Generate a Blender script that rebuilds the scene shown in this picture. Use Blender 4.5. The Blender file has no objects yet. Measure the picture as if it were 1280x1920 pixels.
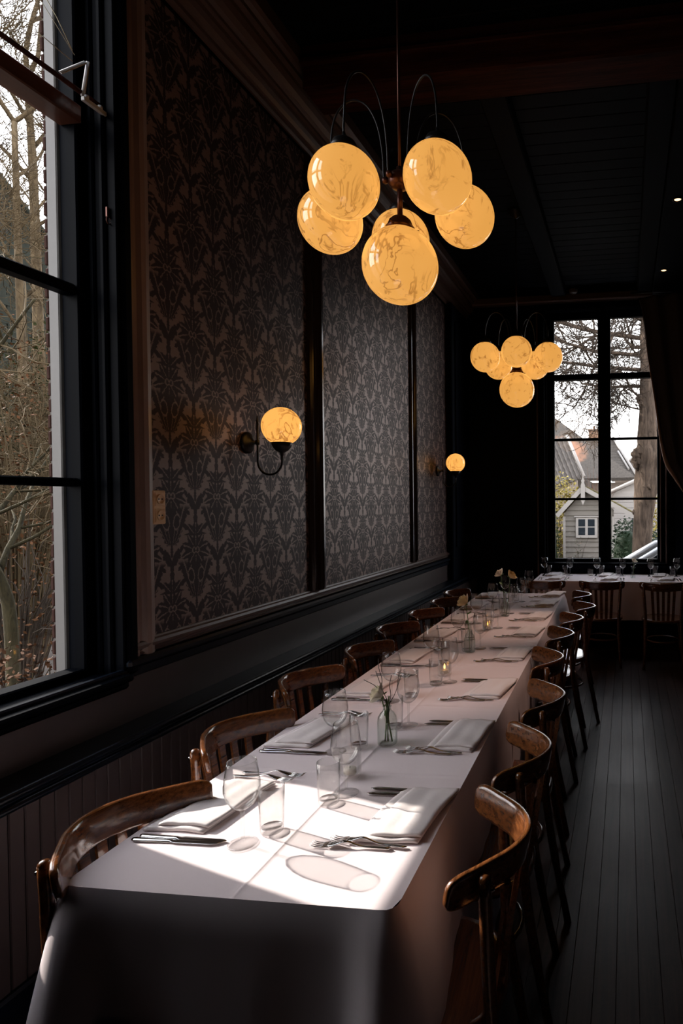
import bpy, math, random
from mathutils import Vector, Matrix
PI = math.pi
R = math.radians
S = bpy.context.scene
COL = S.collection

# ------------------------------------------------------------------ camera
cam_d = bpy.data.cameras.new('camera')
cam = bpy.data.objects.new('camera', cam_d)
COL.objects.link(cam)
cam_d.sensor_width = 36.0
cam_d.sensor_fit = 'AUTO'
cam_d.lens = 1150.0 / 1920.0 * 36.0
cam_d.shift_x = -(1010.0 - 640.0) / 1920.0      # the photograph is the left part of a wider frame
cam_d.clip_start = 0.02
cam_d.clip_end = 300
CR = ((0.9899401, 0.1413430, -0.0063790), (-0.0038943, -0.0178492, -0.9998331), (-0.1414332, 0.9897998, -0.0171192))
cam.matrix_world = Matrix(((CR[0][0], -CR[1][0], -CR[2][0], 0.0),
                           (CR[0][1], -CR[1][1], -CR[2][1], 0.0),
                           (CR[0][2], -CR[1][2], -CR[2][2], 1.6),
                           (0, 0, 0, 1)))
S.camera = cam

# ------------------------------------------------------------------ sky, sun, exposure
world = bpy.data.worlds.new('sky'); S.world = world
world.use_nodes = True
wn = world.node_tree; wn.nodes.clear()
w_out = wn.nodes.new('ShaderNodeOutputWorld'); w_bg = wn.nodes.new('ShaderNodeBackground')
w_tc = wn.nodes.new('ShaderNodeTexCoord'); w_sx = wn.nodes.new('ShaderNodeSeparateXYZ'); w_cr = wn.nodes.new('ShaderNodeValToRGB')
wn.links.new(w_tc.outputs['Generated'], w_sx.inputs[0]); wn.links.new(w_sx.outputs['Z'], w_cr.inputs[0])
w_cr.color_ramp.elements[0].position = 0.0; w_cr.color_ramp.elements[0].color = (0.98, 0.94, 0.92, 1)
w_cr.color_ramp.elements[1].position = 0.9; w_cr.color_ramp.elements[1].color = (0.62, 0.68, 0.82, 1)
# the sky brightens towards the sun
SUN_AZ, SUN_EL = R(-16.0), R(29.0)               # direction the light travels
sd = Vector((math.cos(SUN_EL) * math.cos(SUN_AZ), math.cos(SUN_EL) * math.sin(SUN_AZ), -math.sin(SUN_EL)))
w_dot = wn.nodes.new('ShaderNodeVectorMath'); w_dot.operation = 'DOT_PRODUCT'; w_dot.inputs[1].default_value = tuple(-sd)
w_mx = wn.nodes.new('ShaderNodeMath'); w_mx.operation = 'MAXIMUM'; w_mx.inputs[1].default_value = 0.0
w_pw = wn.nodes.new('ShaderNodeMath'); w_pw.operation = 'POWER'; w_pw.inputs[1].default_value = 3.0
w_gl = wn.nodes.new('ShaderNodeMix'); w_gl.data_type = 'RGBA'; w_gl.blend_type = 'ADD'; w_gl.clamp_result = False; w_gl.clamp_factor = False
w_gl.inputs[7].default_value = (.45, .42, .40, 1)
wn.links.new(w_tc.outputs['Generated'], w_dot.inputs[0]); wn.links.new(w_dot.outputs['Value'], w_mx.inputs[0]); wn.links.new(w_mx.outputs[0], w_pw.inputs[0])
wn.links.new(w_pw.outputs[0], w_gl.inputs[0]); wn.links.new(w_cr.outputs[0], w_gl.inputs[6])
wn.links.new(w_gl.outputs[2], w_bg.inputs[0]); wn.links.new(w_bg.outputs[0], w_out.inputs[0])
w_bg.inputs[1].default_value = 5.4

sun_d = bpy.data.lights.new('sun', 'SUN'); sun = bpy.data.objects.new('sun', sun_d); COL.objects.link(sun)
sun_d.energy = 9.0; sun_d.angle = R(0.6); sun_d.color = (1.0, 0.93, 0.86)
sun.rotation_euler = sd.to_track_quat('-Z', 'Y').to_euler(); sun.location = (-12, 6, 9)

S.view_settings.view_transform = 'Standard'; S.view_settings.look = 'None'
S.view_settings.gamma = 1.0; S.view_settings.exposure = 0.0; S.view_settings.use_curve_mapping = False
cy = S.cycles
cy.use_denoising = True; cy.max_bounces = 10; cy.diffuse_bounces = 4; cy.glossy_bounces = 4
cy.transmission_bounces = 6; cy.transparent_max_bounces = 40; cy.caustics_reflective = True; cy.blur_glossy = .8; cy.caustics_refractive = False
cy.sample_clamp_indirect = 4.0; cy.use_fast_gi = False

# ------------------------------------------------------------------ node helpers
class X:
    """a float socket with arithmetic"""
    def __init__(s, t, k): s.t = t; s.k = k
    def op(s, o, *b, clamp=False):
        n = s.t.nodes.new('ShaderNodeMath'); n.operation = o; n.use_clamp = clamp
        for i, q in enumerate((s,) + b):
            if isinstance(q, X): s.t.links.new(q.k, n.inputs[i])
            else: n.inputs[i].default_value = q
        return X(s.t, n.outputs[0])
    def __add__(s, b): return s.op('ADD', b)
    def __sub__(s, b): return s.op('SUBTRACT', b)
    def __mul__(s, b): return s.op('MULTIPLY', b)
    def __truediv__(s, b): return s.op('DIVIDE', b)
    def mn(s, b): return s.op('MINIMUM', b)
    def mx(s, b): return s.op('MAXIMUM', b)
    def step(s, a, b):
        n = s.t.nodes.new('ShaderNodeMapRange'); n.interpolation_type = 'SMOOTHSTEP'; n.clamp = True
        s.t.links.new(s.k, n.inputs[0]); n.inputs[1].default_value = a; n.inputs[2].default_value = b
        n.inputs[3].default_value = 0; n.inputs[4].default_value = 1
        return X(s.t, n.outputs[0])

class Mat:
    def __init__(s, name):
        s.m = bpy.data.materials.new(name); s.m.use_nodes = True; s.t = s.m.node_tree; s.t.nodes.clear()
        s.out = s.n('ShaderNodeOutputMaterial')
    def n(s, ty, **kw):
        q = s.t.nodes.new(ty)
        for k, v in kw.items(): setattr(q, k, v)
        return q
    def l(s, a, b): s.t.links.new(a, b)
    def obj(s): return s.n('ShaderNodeTexCoord').outputs['Object']
    def xyz(s, v=None):
        q = s.n('ShaderNodeSeparateXYZ'); s.l(v or s.obj(), q.inputs[0])
        return [X(s.t, q.outputs[i]) for i in range(3)]
    def mapping(s, v, scale=(1, 1, 1), loc=(0, 0, 0), rot=(0, 0, 0)):
        q = s.n('ShaderNodeMapping'); s.l(v, q.inputs[0]); q.inputs['Scale'].default_value = scale
        q.inputs['Location'].default_value = loc; q.inputs['Rotation'].default_value = rot
        return q.outputs[0]
    def noise(s, v, scale, detail=3, rough=.55, dist=0):
        q = s.n('ShaderNodeTexNoise'); s.l(v, q.inputs['Vector']); q.inputs['Scale'].default_value = scale
        q.inputs['Detail'].default_value = detail; q.inputs['Roughness'].default_value = rough; q.inputs['Distortion'].default_value = dist
        return q
    def ramp(s, f, stops, interp='LINEAR'):
        q = s.n('ShaderNodeValToRGB'); s.l(f.k if isinstance(f, X) else f, q.inputs[0]); e = q.color_ramp.elements
        q.color_ramp.interpolation = interp
        while len(e) < len(stops): e.new(.5)
        for i, (p, c) in enumerate(stops): e[i].position = p; e[i].color = tuple(c) + (1,)
        return q.outputs[0]
    def mix(s, f, a, b):
        q = s.n('ShaderNodeMix', data_type='RGBA')
        for i, k in ((0, f), (6, a), (7, b)):
            if isinstance(k, X): k = k.k
            if isinstance(k, (int, float)): q.inputs[i].default_value = k
            elif isinstance(k, tuple): q.inputs[i].default_value = k + (1,)
            else: s.l(k, q.inputs[i])
        return q.outputs[2]
    def bsdf(s, color, rough=.5, spec=.5, metal=0, coat=0, coat_r=.1, bump=None, bstr=.3, bdist=.01):
        b = s.n('ShaderNodeBsdfPrincipled')
        for k, v in (('Base Color', color), ('Roughness', rough), ('Specular IOR Level', spec), ('Metallic', metal), ('Coat Weight', coat), ('Coat Roughness', coat_r)):
            if isinstance(v, X): v = v.k
            if isinstance(v, tuple): b.inputs[k].default_value = v + (1,)
            elif isinstance(v, (int, float)): b.inputs[k].default_value = v
            else: s.l(v, b.inputs[k])
        if bump is not None:
            q = s.n('ShaderNodeBump'); q.inputs['Strength'].default_value = bstr; q.inputs['Distance'].default_value = bdist
            s.l(bump.k if isinstance(bump, X) else bump, q.inputs['Height']); s.l(q.outputs[0], b.inputs['Normal'])
        s.l(b.outputs[0], s.out.inputs[0]); s.b = b
        return s.m

def plain(name, c, rough=.5, var=.25, scale=8, spec=.5, metal=0, coat=0, bstr=.15):
    m = Mat(name); v = m.obj(); nz = m.noise(v, scale, 4)
    col = m.mix(nz.outputs[0], tuple(x * (1 - var) for x in c), tuple(min(1, x * (1 + var)) for x in c))
    return m.bsdf(col, rough, spec, metal, coat, bump=nz.outputs[0], bstr=bstr, bdist=.002)

def wood(name, dark, light, scale=(3, 40, 40), rough=.3, coat=0, seed=0, spec=.5):
    m = Mat(name); v = m.mapping(m.obj(), scale, (seed, seed * .7, seed * .3))
    a = m.noise(v, 1.0, 5, .6, .12); b = m.noise(v, 5.0, 3, .6)
    f = X(m.t, a.outputs[0]) * .7 + X(m.t, b.outputs[0]) * .3
    col = m.ramp(f, [(.30, dark), (.70, light)])
    return m.bsdf(col, rough, spec, 0, coat, .12, bump=f, bstr=.10, bdist=.002)

OUT = .30
def outdoor(name, c, *a, **k): k.setdefault('spec', .06); return plain(name, tuple(q * OUT for q in c), *a, **k)
M = {}
M['black_paint'] = plain('black_gloss_paint', (.0024, .0048, .0105), .32, .3, 5, .2)
M['black_wall'] = plain('black_wall_paint', (.0016, .0040, .0095), .55, .3, 5, .08)
M['sash'] = plain('black_sash_paint', (.0007, .0012, .0026), .5, .3, 5, .03)
M['brown_paint'] = plain('brown_paint', (.10, .063, .053), .36, .15, 9)
M['gloss_brown'] = plain('glossy_brown_paint', (.035, .024, .023), .16, .15, 9)
M['lit_frame_paint'] = plain('brown_paint_lit_copy', (.22, .145, .12), .33, .15, 9)  # paler copy of the brown paint: light on this moulding put into the colour
M['dado'] = plain('dado_paint', (.060, .042, .040), .42, .2, 9)
M['ceiling'] = plain('ceiling_boards', (.0016, .0036, .0075), .6, .3, 4, .10)
M['beam'] = wood('beam_wood', (.005, .002, .003), (.10, .026, .015), (2, 30, 30), .5, 0, 0, .06)
M['transom'] = wood('transom_wood', (.06, .022, .013), (.12, .045, .026), (20, 2, 20), .3)
M['chair'] = wood('chair_wood', (.013, .004, .002), (.27, .088, .025), (2.2, 95, 95), .22, .8)
M['cloth'] = None
M['chrome'] = plain('polished_steel', (.62, .60, .58), .16, .05, 30, .5, 1, bstr=.02)
M['bronze'] = plain('dark_bronze', (.10, .045, .035), .32, .25, 12, .5, .8)
M['iron'] = plain('black_iron', (.012, .012, .014), .38, .3, 12, .5, .3)
M['white_paint'] = plain('white_outdoor_paint', (.10, .093, .088), .5, .06, 14)
M['bracket'] = plain('white_enamel', (.55, .53, .52), .4, .08, 20)
M['tape'] = plain('pale_strap', (.42, .37, .25), .6, .15, 30)
M['socket'] = plain('ivory_plastic', (.75, .50, .29), .35, .06, 20)
M['wax'] = plain('candle_wax', (.80, .74, .62), .5, .05, 20)
M['petal'] = plain('cream_petal', (.82, .76, .62), .5, .1, 40)
M['petal_y'] = plain('yellow_petal', (.62, .46, .22), .5, .12, 40)
M['stem'] = plain('green_stem', (.08, .14, .03), .45, .3, 40)
M['twig'] = plain('dark_twig', (.03, .024, .02), .6, .3, 30)
M['lit_edge_strip'] = plain('painted_lit_curtain_edge', (.42, .27, .19), .6, .12, 25, .2)  # paler than the drape: light caught by its edge, put in as colour
M['pipe'] = plain('beige_gloss_bead', (.16, .11, .095), .25, .1, 20)
M['curtain'] = plain('dark_curtain', (.05, .034, .028), .75, .2, 25, .2)

def mk_cloth(name, c, bump=.25):
    m = Mat(name); v = m.obj()
    w1 = m.noise(v, 7, 4, .6, .4); w2 = m.noise(v, 900, 1)
    h = X(m.t, w1.outputs[0]) * 1.0 + X(m.t, w2.outputs[0]) * .06
    return m.bsdf(c, .8, .15, bump=h, bstr=bump, bdist=.006)
M['cloth'] = mk_cloth('white_linen', (.85, .74, .745))
M['napkin'] = mk_cloth('napkin_linen', (.85, .77, .755), .35)

def mk_glass(name, tint, edge, f0=.04, gain=.96):
    """thin clear glass: mirror reflection by Fresnel (Schlick), the rest passes straight through, tinted more where it is seen edge-on"""
    m = Mat(name)
    lw = m.n('ShaderNodeLayerWeight'); lw.inputs[0].default_value = .5
    fc = X(m.t, lw.outputs['Facing'])
    tr = m.n('ShaderNodeBsdfTransparent'); m.l(m.mix(fc.op('POWER', 5.0), tint, edge), tr.inputs[0])
    gl = m.n('ShaderNodeBsdfGlossy'); gl.inputs['Roughness'].default_value = .02
    mx = m.n('ShaderNodeMixShader'); m.l((fc.op('POWER', 5.0) * gain + f0).k, mx.inputs[0]); m.l(tr.outputs[0], mx.inputs[1]); m.l(gl.outputs[0], mx.inputs[2])
    m.l(mx.outputs[0], m.out.inputs[0])
    return m.m
M['glass'] = mk_glass('table_glass', (.98, .98, .975), (.40, .40, .41), .055)
M['glass_base'] = mk_glass('thick_glass', (.96, .96, .955), (.42, .42, .42), .08)
M['vase_glass'] = mk_glass('green_tinted_glass', (.945, .965, .95), (.52, .60, .55), .05)
M['pane'] = mk_glass('window_glass', (.98, .985, .98), (.92, .94, .93), .03, .6)

def mk_globe(power=.98):
    m = Mat('marbled_amber_glass'); v = m.obj()
    oi = m.n('ShaderNodeObjectInfo'); va = m.n('ShaderNodeVectorMath', operation='MULTIPLY_ADD')
    m.l(oi.outputs['Random'], va.inputs[0]); va.inputs[1].default_value = (31, 17, 23); m.l(v, va.inputs[2])
    pv = m.mapping(va.outputs[0], (1, 1, .62), rot=(.3, .5, 0))
    a = m.noise(pv, 7.0, 3, .55, 1.6); b = m.noise(pv, 11.0, 4, .6, 2.2); c = m.noise(pv, 5.0, 2, .5, .5)
    vein = (X(m.t, a.outputs[0]) - .5).op('ABSOLUTE').step(.030, .004)
    blot = X(m.t, b.outputs[0]).step(.56, .68)
    sel = X(m.t, c.outputs[0]).step(.44, .60)
    f = ((vein * .95) * sel).mx(blot * .8)
    col = m.mix(f, (.83, .385, .085), (.36, .135, .026))
    big = m.noise(pv, 3.0, 2)
    col2 = m.mix(X(m.t, big.outputs[0]).step(.35, .7) * .35, col, (.72, .31, .055))
    b_ = m.n('ShaderNodeBsdfPrincipled'); b_.inputs['Base Color'].default_value = (.25, .16, .07, 1)
    b_.inputs['Roughness'].default_value = .06; b_.inputs['Specular IOR Level'].default_value = .9
    m.l(col2, b_.inputs['Emission Color']); b_.inputs['Emission Strength'].default_value = power
    m.l(b_.outputs[0], m.out.inputs[0]); return m.m
M['globe'] = mk_globe()

def mk_flame():
    m = Mat('candle_flame'); e = m.n('ShaderNodeEmission'); e.inputs[0].default_value = (1, .45, .08, 1); e.inputs[1].default_value = 9
    m.l(e.outputs[0], m.out.inputs[0]); return m.m
M['flame'] = mk_flame()
def mk_spot():
    m = Mat('spot_lamp'); e = m.n('ShaderNodeEmission'); e.inputs[0].default_value = (1, .62, .3, 1); e.inputs[1].default_value = 3
    m.l(e.outputs[0], m.out.inputs[0]); return m.m
M['spot'] = mk_spot()

def mk_damask():
    # printed damask: mirrored leaf and flower motifs on a half-drop repeat, in wall metres
    g = bpy.data.node_groups.new('damask_motif', 'ShaderNodeTree')
    g.interface.new_socket('x', in_out='INPUT', socket_type='NodeSocketFloat')
    g.interface.new_socket('t', in_out='INPUT', socket_type='NodeSocketFloat')
    g.interface.new_socket('E', in_out='OUTPUT', socket_type='NodeSocketFloat')
    gi = g.nodes.new('NodeGroupInput'); go = g.nodes.new('NodeGroupOutput')
    x = X(g, gi.outputs[0]).op('ABSOLUTE'); t = X(g, gi.outputs[1])
    def ell(cx, ct, an, a, b):
        c_, s_ = math.cos(R(an)), math.sin(R(an)); dx = x - cx; dt = t - ct
        u = (dx * c_ + dt * s_) / a; w = (dt * c_ - dx * s_) / b
        return u * u + w * w
    # open flower with petals
    th = x.op('ARCTAN2', t); xs = x * .88; r = (xs * xs + t * t).op('SQRT')
    F = (r - ((th * 10.0).op('COSINE') * .014 + .073)).step(.004, -.004)
    lines = (th * 5.0).op('SINE').op('ABSOLUTE').step(.06, .34)
    F = F * ((lines - 1.0) * r.step(.016, .03) + 1.0)
    F = F * (ell(.011, -.002, 0, .011, .013) - 1.0).op('ABSOLUTE').step(.2, .7)
    # palmette above it
    t2 = t - .064; th2 = x.op('ARCTAN2', t2); r2 = (x * x + t2 * t2).op('SQRT')
    C = (r2 - ((th2 * 8.0).op('COSINE') * .014 + .062)).step(.004, -.004) * th2.step(1.55, 1.45) * (th2 * 4.0).op('SINE').op('ABSOLUTE').step(.05, .3)
    C = C.mx(ell(0, .145, 90, .020, .013).step(1.2, .8))
    # sheaf of leaves below, with two seed heads
    k = (t + .215) / .15
    w = k * .092 + .024 - k * k * .018 + (t * 150.0).op('SINE').op('ABSOLUTE') * .010
    Sh = (x - w).step(.003, -.003) * t.step(-.222, -.212) * t.step(-.035, -.06)
    an = x.op('ARCTAN2', t + .25)
    Sl = (an * 17.0).op('SINE').op('ABSOLUTE').step(.10, .42)
    Sh = Sh * ((Sl - 1.0) * an.step(.02, .08) * .9 + 1.0)
    ov = ell(.032, -.115, 80, .032, .018); inside = ov.step(1.5, 1.35); ring_ = (ov - 1.15).op('ABSOLUTE').step(.12, .45)
    Sh = Sh * ((inside * -1.0) + 1.0) + inside * ring_
    E = ell(.022, -.275, 65, .038, .018)
    for q in ((0, -.315, 90, .03, .011), (.0, -.24, 90, .03, .008), (.058, -.235, 60, .020, .010), (.050, .195, 70, .018, .010), (.070, .110, 40, .028, .011), (.108, -.01, 80, .024, .010), (.045, -.33, 100, .018, .009)):
        E = E.mn(ell(*q))
    E = F.mx(C).mx(Sh).mx(E.step(1.2, .8))
    g.links.new(E.k, go.inputs[0])
    m = Mat('damask_wallpaper'); v = m.obj()
    nz = m.noise(v, 42, 3, .6); nz2 = m.noise(m.mapping(v, loc=(3, 5, 7)), 42, 3, .6); 
    _, yy, zz = m.xyz(v)
    # serrated leaf edges, mirrored by folding first
    W, H = .30, .49
    outE = None
    for sh in (0, .5):
        lx = ((yy / W + (.5 + sh - .017)).op('FRACT') - .5) * W
        lt = ((zz / H + (.5 + sh - .49 + .16 / H)).op('FRACT') - 1.0) * H + .16
        cb = m.n('ShaderNodeCombineXYZ'); m.l(lx.op('ABSOLUTE').k, cb.inputs[0]); m.l(lt.k, cb.inputs[1]); cb.inputs[2].default_value = sh * 0
        n1 = m.noise(cb.outputs[0], 95, 3, .65); n2 = m.noise(m.mapping(cb.outputs[0], loc=(.5, .2, .9)), 95, 3, .65)
        gx = m.n('ShaderNodeGroup'); gx.node_tree = g
        m.l((lx.op('ABSOLUTE') + (X(m.t, n1.outputs[0]) - .5) * .018).k, gx.inputs[0]); m.l((lt + (X(m.t, n2.outputs[0]) - .5) * .018).k, gx.inputs[1])
        e = X(m.t, gx.outputs[0]); outE = e if outE is None else outE.mx(e)
    mask = outE
    col = m.mix(mask, (.20, .132, .117), (.026, .018, .021))
    fib = m.noise(m.mapping(v, (1, 1, .05)), 700, 1)
    m_ = m.bsdf(m.mix(X(m.t, fib.outputs[0]) * .3, col, (.03, .022, .022)), (mask * .08 + .40), (mask * -.55 + .75), bump=mask, bstr=.1, bdist=.001)
    m.b.inputs['Specular Tint'].default_value = (1.0, .76, .68, 1); return m_
M['damask'] = mk_damask()

def mk_floor():
    m = Mat('worn_floorboards'); v = m.obj(); oi = m.n('ShaderNodeObjectInfo')
    va = m.n('ShaderNodeVectorMath', operation='MULTIPLY_ADD'); m.l(oi.outputs['Random'], va.inputs[0]); va.inputs[1].default_value = (3, 41, 9); m.l(v, va.inputs[2])
    a = m.noise(m.mapping(va.outputs[0], (50, 2.2, 10)), 1, 6, .65, .5); b = m.noise(v, 2.3, 4, .6); c = m.noise(v, 60, 3, .7)
    f = X(m.t, a.outputs[0]) * .55 + X(m.t, b.outputs[0]) * .3 + X(m.t, c.outputs[0]) * .15 + (X(m.t, oi.outputs['Random']) - .5) * .14
    col = m.ramp(f, [(.36, (.020, .012, .011)), (.66, (.095, .058, .047))])
    return m.bsdf(col, (X(m.t, b.outputs[0]) * .22 + .27), .36, bump=f, bstr=.25, bdist=.003)
M['floor'] = mk_floor()

def mk_brick(name, c1, c2, mortar, scale, coords='x'):
    m = Mat(name); v = m.obj()
    rot = {'x': (0, R(90), R(90)), 'y': (R(90), 0, 0)}[coords]
    s_ = m.n('ShaderNodeSeparateXYZ'); m.l(v, s_.inputs[0]); cb = m.n('ShaderNodeCombineXYZ')
    m.l(s_.outputs['Y' if coords == 'x' else 'X'], cb.inputs[0]); m.l(s_.outputs['Z'], cb.inputs[1])
    b = m.n('ShaderNodeTexBrick'); m.l(cb.outputs[0], b.inputs['Vector']); b.inputs['Scale'].default_value = scale
    b.inputs['Color1'].default_value = c1 + (1,); b.inputs['Color2'].default_value = c2 + (1,); b.inputs['Mortar'].default_value = mortar + (1,)
    b.inputs['Mortar Size'].default_value = .014; b.inputs['Brick Width'].default_value = .5; b.inputs['Row Height'].default_value = .17
    nz = m.noise(v, 1.3, 4); col = m.mix(X(m.t, nz.outputs[0]) * .5, b.outputs['Color'], tuple(q * .55 for q in c1))
    return m.bsdf(col, .85, .2, bump=b.outputs['Fac'], bstr=-.4, bdist=.01)
M['wall_brick'] = mk_brick('garden_brick', (.13, .082, .058), (.17, .11, .08), (.20, .175, .15), 2.4)
M['chimney_brick'] = mk_brick('orange_brick', (.26, .14, .085), (.29, .165, .1), (.25, .21, .18), 2.2, 'y')
M['brick'] = outdoor('dark_brick', (.15, .075, .06), .85, .45, 18)
M['mortar'] = outdoor('mortar', (.38, .34, .31), .9, .2, 30)

def mk_bark(name, d, l, s=1.0):
    m = Mat(name); v = m.mapping(m.obj(), (9 * s, 9 * s, 1.6 * s)); a = m.noise(v, 1, 6, .65, .8); b = m.noise(m.obj(), 3 * s, 4)
    f = X(m.t, a.outputs[0]) * .7 + X(m.t, b.outputs[0]) * .3
    return m.bsdf(m.ramp(f, [(.34, d), (.66, l)]), .9, .15, bump=f, bstr=1, bdist=.05)
M['bark'] = mk_bark('street_tree_bark', (.022, .016, .012), (.155, .11, .08), 1.6)
M['bark_tan'] = mk_bark('pale_bark', (.04, .028, .016), (.16, .115, .065), 2)
M['bark_dark'] = mk_bark('mossy_bark', (.016, .013, .007), (.06, .048, .022), 2)
M['twigs_tan'] = outdoor('tan_twigs', (.28, .20, .11), .8, .35, 3)
M['twigs_grey'] = outdoor('grey_twigs', (.17, .13, .10), .8, .3, 3)
M['twigs_red'] = outdoor('reddish_twigs', (.34, .18, .13), .8, .3, 3)
M['leaf_dry'] = outdoor('dry_leaves', (.26, .115, .05), .7, .5, 6)
M['leaf_yellow'] = outdoor('yellow_green_leaves', (.68, .54, .13), .55, .45, 5)
M['leaf_dark'] = plain('dark_hedge_leaves', (.009, .017, .007), .6, .5, 8, .08)
M['leaf_ivy'] = outdoor('ivy_leaves', (.075, .085, .025), .5, .5, 7)
M['ground'] = plain('leaf_litter_ground', (.055, .042, .032), .95, .5, 2)
M['conifer'] = outdoor('grey_green_slate', (.075, .082, .065), .8, .4, 4)
M['grey_board'] = outdoor('grey_painted_boards', (.60, .54, .47), .7, .08, 6)
M['cream_board'] = outdoor('white_painted_boards', (1.15, 1.06, .97), .65, .06, 6)
M['dark_glass'] = plain('dark_window_glass', (.02, .025, .03), .08, .2, 3)
M['house_wall'] = outdoor('rendered_wall', (.75, .62, .52), .85, .1, 3)
M['car_paint'] = plain('silver_car_paint', (.62, .62, .62), .18, .04, 3, .6, .3)
M['tyre'] = plain('black_tyre', (.015, .015, .016), .8, .2, 20)
M['moss_roof'] = outdoor('mossy_shingles', (.26, .21, .075), .9, .5, 7)
def mk_tiles(name, a, b, patch, px, pz, pr):
    m = Mat(name); v = m.obj(); x, y, z = m.xyz(v)
    r = ((x - px) * (x - px) * .35 + (z - pz) * (z - pz) * 1.6).op('SQRT')
    n1 = m.noise(v, 3.2, 5, .65)
    rr = (r + (X(m.t, n1.outputs[0]) - .5) * .8).step(pr + .25, pr - .1)
    n2 = m.noise(v, 14, 3); base = m.mix(X(m.t, n2.outputs[0]), a, b)
    return m.bsdf(m.mix(rr, base, patch), .85, .05)
M['roof_tiles'] = mk_tiles('grey_roof_tiles', (.046, .042, .038), (.12, .104, .09), (.27, .145, .097), -1.5, 4.3, .9)
M['pantiles'] = outdoor('grey_pantiles', (.36, .315, .28), .6, .35, 3)
M['verge'] = outdoor('pale_verge', (.95, .88, .82), .6, .1, 5)

# ------------------------------------------------------------------ mesh helpers
class MB:
    def __init__(s): s.v = []; s.f = []; s.sm = []
    def add(s, vs, fs, smooth=False, mat=None):
        k = len(s.v); s.v += [tuple((mat @ Vector(p)) if mat else p) for p in vs]
        s.f += [tuple(i + k for i in q) for q in fs]; s.sm += [smooth] * len(fs); return s
    def box(s, x0, x1, y0, y1, z0, z1, c=0, mat=None):
        if x1 < x0: x0, x1 = x1, x0
        if y1 < y0: y0, y1 = y1, y0
        if z1 < z0: z0, z1 = z1, z0
        if c <= 0:
            vs = [(x, y, z) for x in (x0, x1) for y in (y0, y1) for z in (z0, z1)]
            return s.add(vs, [(0, 1, 3, 2), (4, 6, 7, 5), (0, 4, 5, 1), (2, 3, 7, 6), (0, 2, 6, 4), (1, 5, 7, 3)], False, mat)
        c = min(c, (x1 - x0) * .45, (y1 - y0) * .45, (z1 - z0) * .45)
        vs = []; ix = {}
        for i, (x, sx) in enumerate(((x0, 1), (x1, -1))):
            for j, (y, sy) in enumerate(((y0, 1), (y1, -1))):
                for k, (z, sz) in enumerate(((z0, 1), (z1, -1))):
                    for a, p in enumerate(((x, y + sy * c, z + sz * c), (x + sx * c, y, z + sz * c), (x + sx * c, y + sy * c, z))):
                        ix[i, j, k, a] = len(vs); vs.append(p)
        F = []
        for i in (0, 1): F.append([ix[i, 0, 0, 0], ix[i, 0, 1, 0], ix[i, 1, 1, 0], ix[i, 1, 0, 0]][::1 if i == 0 else -1])
        for j in (0, 1): F.append([ix[0, j, 0, 1], ix[1, j, 0, 1], ix[1, j, 1, 1], ix[0, j, 1, 1]][::1 if j == 0 else -1])
        for k in (0, 1): F.append([ix[0, 0, k, 2], ix[0, 1, k, 2], ix[1, 1, k, 2], ix[1, 0, k, 2]][::1 if k == 0 else -1])
        for j in (0, 1):
            for k in (0, 1): F.append([ix[0, j, k, 1], ix[1, j, k, 1], ix[1, j, k, 2], ix[0, j, k, 2]])
        for i in (0, 1):
            for k in (0, 1): F.append([ix[i, 0, k, 0], ix[i, 1, k, 0], ix[i, 1, k, 2], ix[i, 0, k, 2]])
        for i in (0, 1):
            for j in (0, 1): F.append([ix[i, j, 0, 0], ix[i, j, 1, 0], ix[i, j, 1, 1], ix[i, j, 0, 1]])
        for i in (0, 1):
            for j in (0, 1):
                for k in (0, 1): F.append([ix[i, j, k, 0], ix[i, j, k, 1], ix[i, j, k, 2]])
        return s.add(vs, F, False, mat)
    def tube(s, pts, r, seg=8, cap=True, smooth=True, flat=1.0):
        pts = [Vector(p) for p in pts]; n = len(pts); rs = r if isinstance(r, (list, tuple)) else [r] * n
        vs = []; up = None
        for i, p in enumerate(pts):
            d = (pts[min(i + 1, n - 1)] - pts[max(i - 1, 0)])
            d = d.normalized() if d.length > 1e-9 else Vector((0, 0, 1))
            if up is None: up = d.orthogonal().normalized()
            else:
                up = up - d * up.dot(d); up = up.normalized() if up.length > 1e-6 else d.orthogonal().normalized()
            w = d.cross(up)
            for k in range(seg):
                a = 2 * PI * k / seg; vs.append(tuple(p + (up * math.cos(a) + w * math.sin(a) * flat) * rs[i]))
        fs = [(i * seg + k, i * seg + (k + 1) % seg, (i + 1) * seg + (k + 1) % seg, (i + 1) * seg + k) for i in range(n - 1) for k in range(seg)]
        s.add(vs, fs, smooth)
        if cap:
            b = len(s.v) - n * seg
            s.f += [tuple(b + k for k in range(seg))[::-1], tuple(b + (n - 1) * seg + k for k in range(seg))]; s.sm += [False, False]
        return s
    def lathe(s, prof, seg=24, c=(0, 0, 0), smooth=True, facet=None):
        vs = []; fs = []; n = len(prof)
        for r, z in prof:
            for k in range(seg):
                a = 2 * PI * (k + .5) / seg; vs.append((c[0] + r * math.cos(a), c[1] + r * math.sin(a), c[2] + z))
        for i in range(n - 1):
            for k in range(seg): fs.append((i * seg + k, i * seg + (k + 1) % seg, (i + 1) * seg + (k + 1) % seg, (i + 1) * seg + k))
        return s.add(vs, fs, smooth)
    def grid(s, fn, nu, nv, smooth=True, wrap_u=False):
        vs = [fn(i / nu, j / nv) for j in range(nv + 1) for i in range(nu + (0 if wrap_u else 1))]
        w = nu if wrap_u else nu + 1; fs = []
        for j in range(nv):
            for i in range(nu):
                i2 = (i + 1) % w if wrap_u else i + 1
                fs.append((j * w + i, j * w + i2, (j + 1) * w + i2, (j + 1) * w + i))
        return s.add(vs, fs, smooth)
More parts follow.
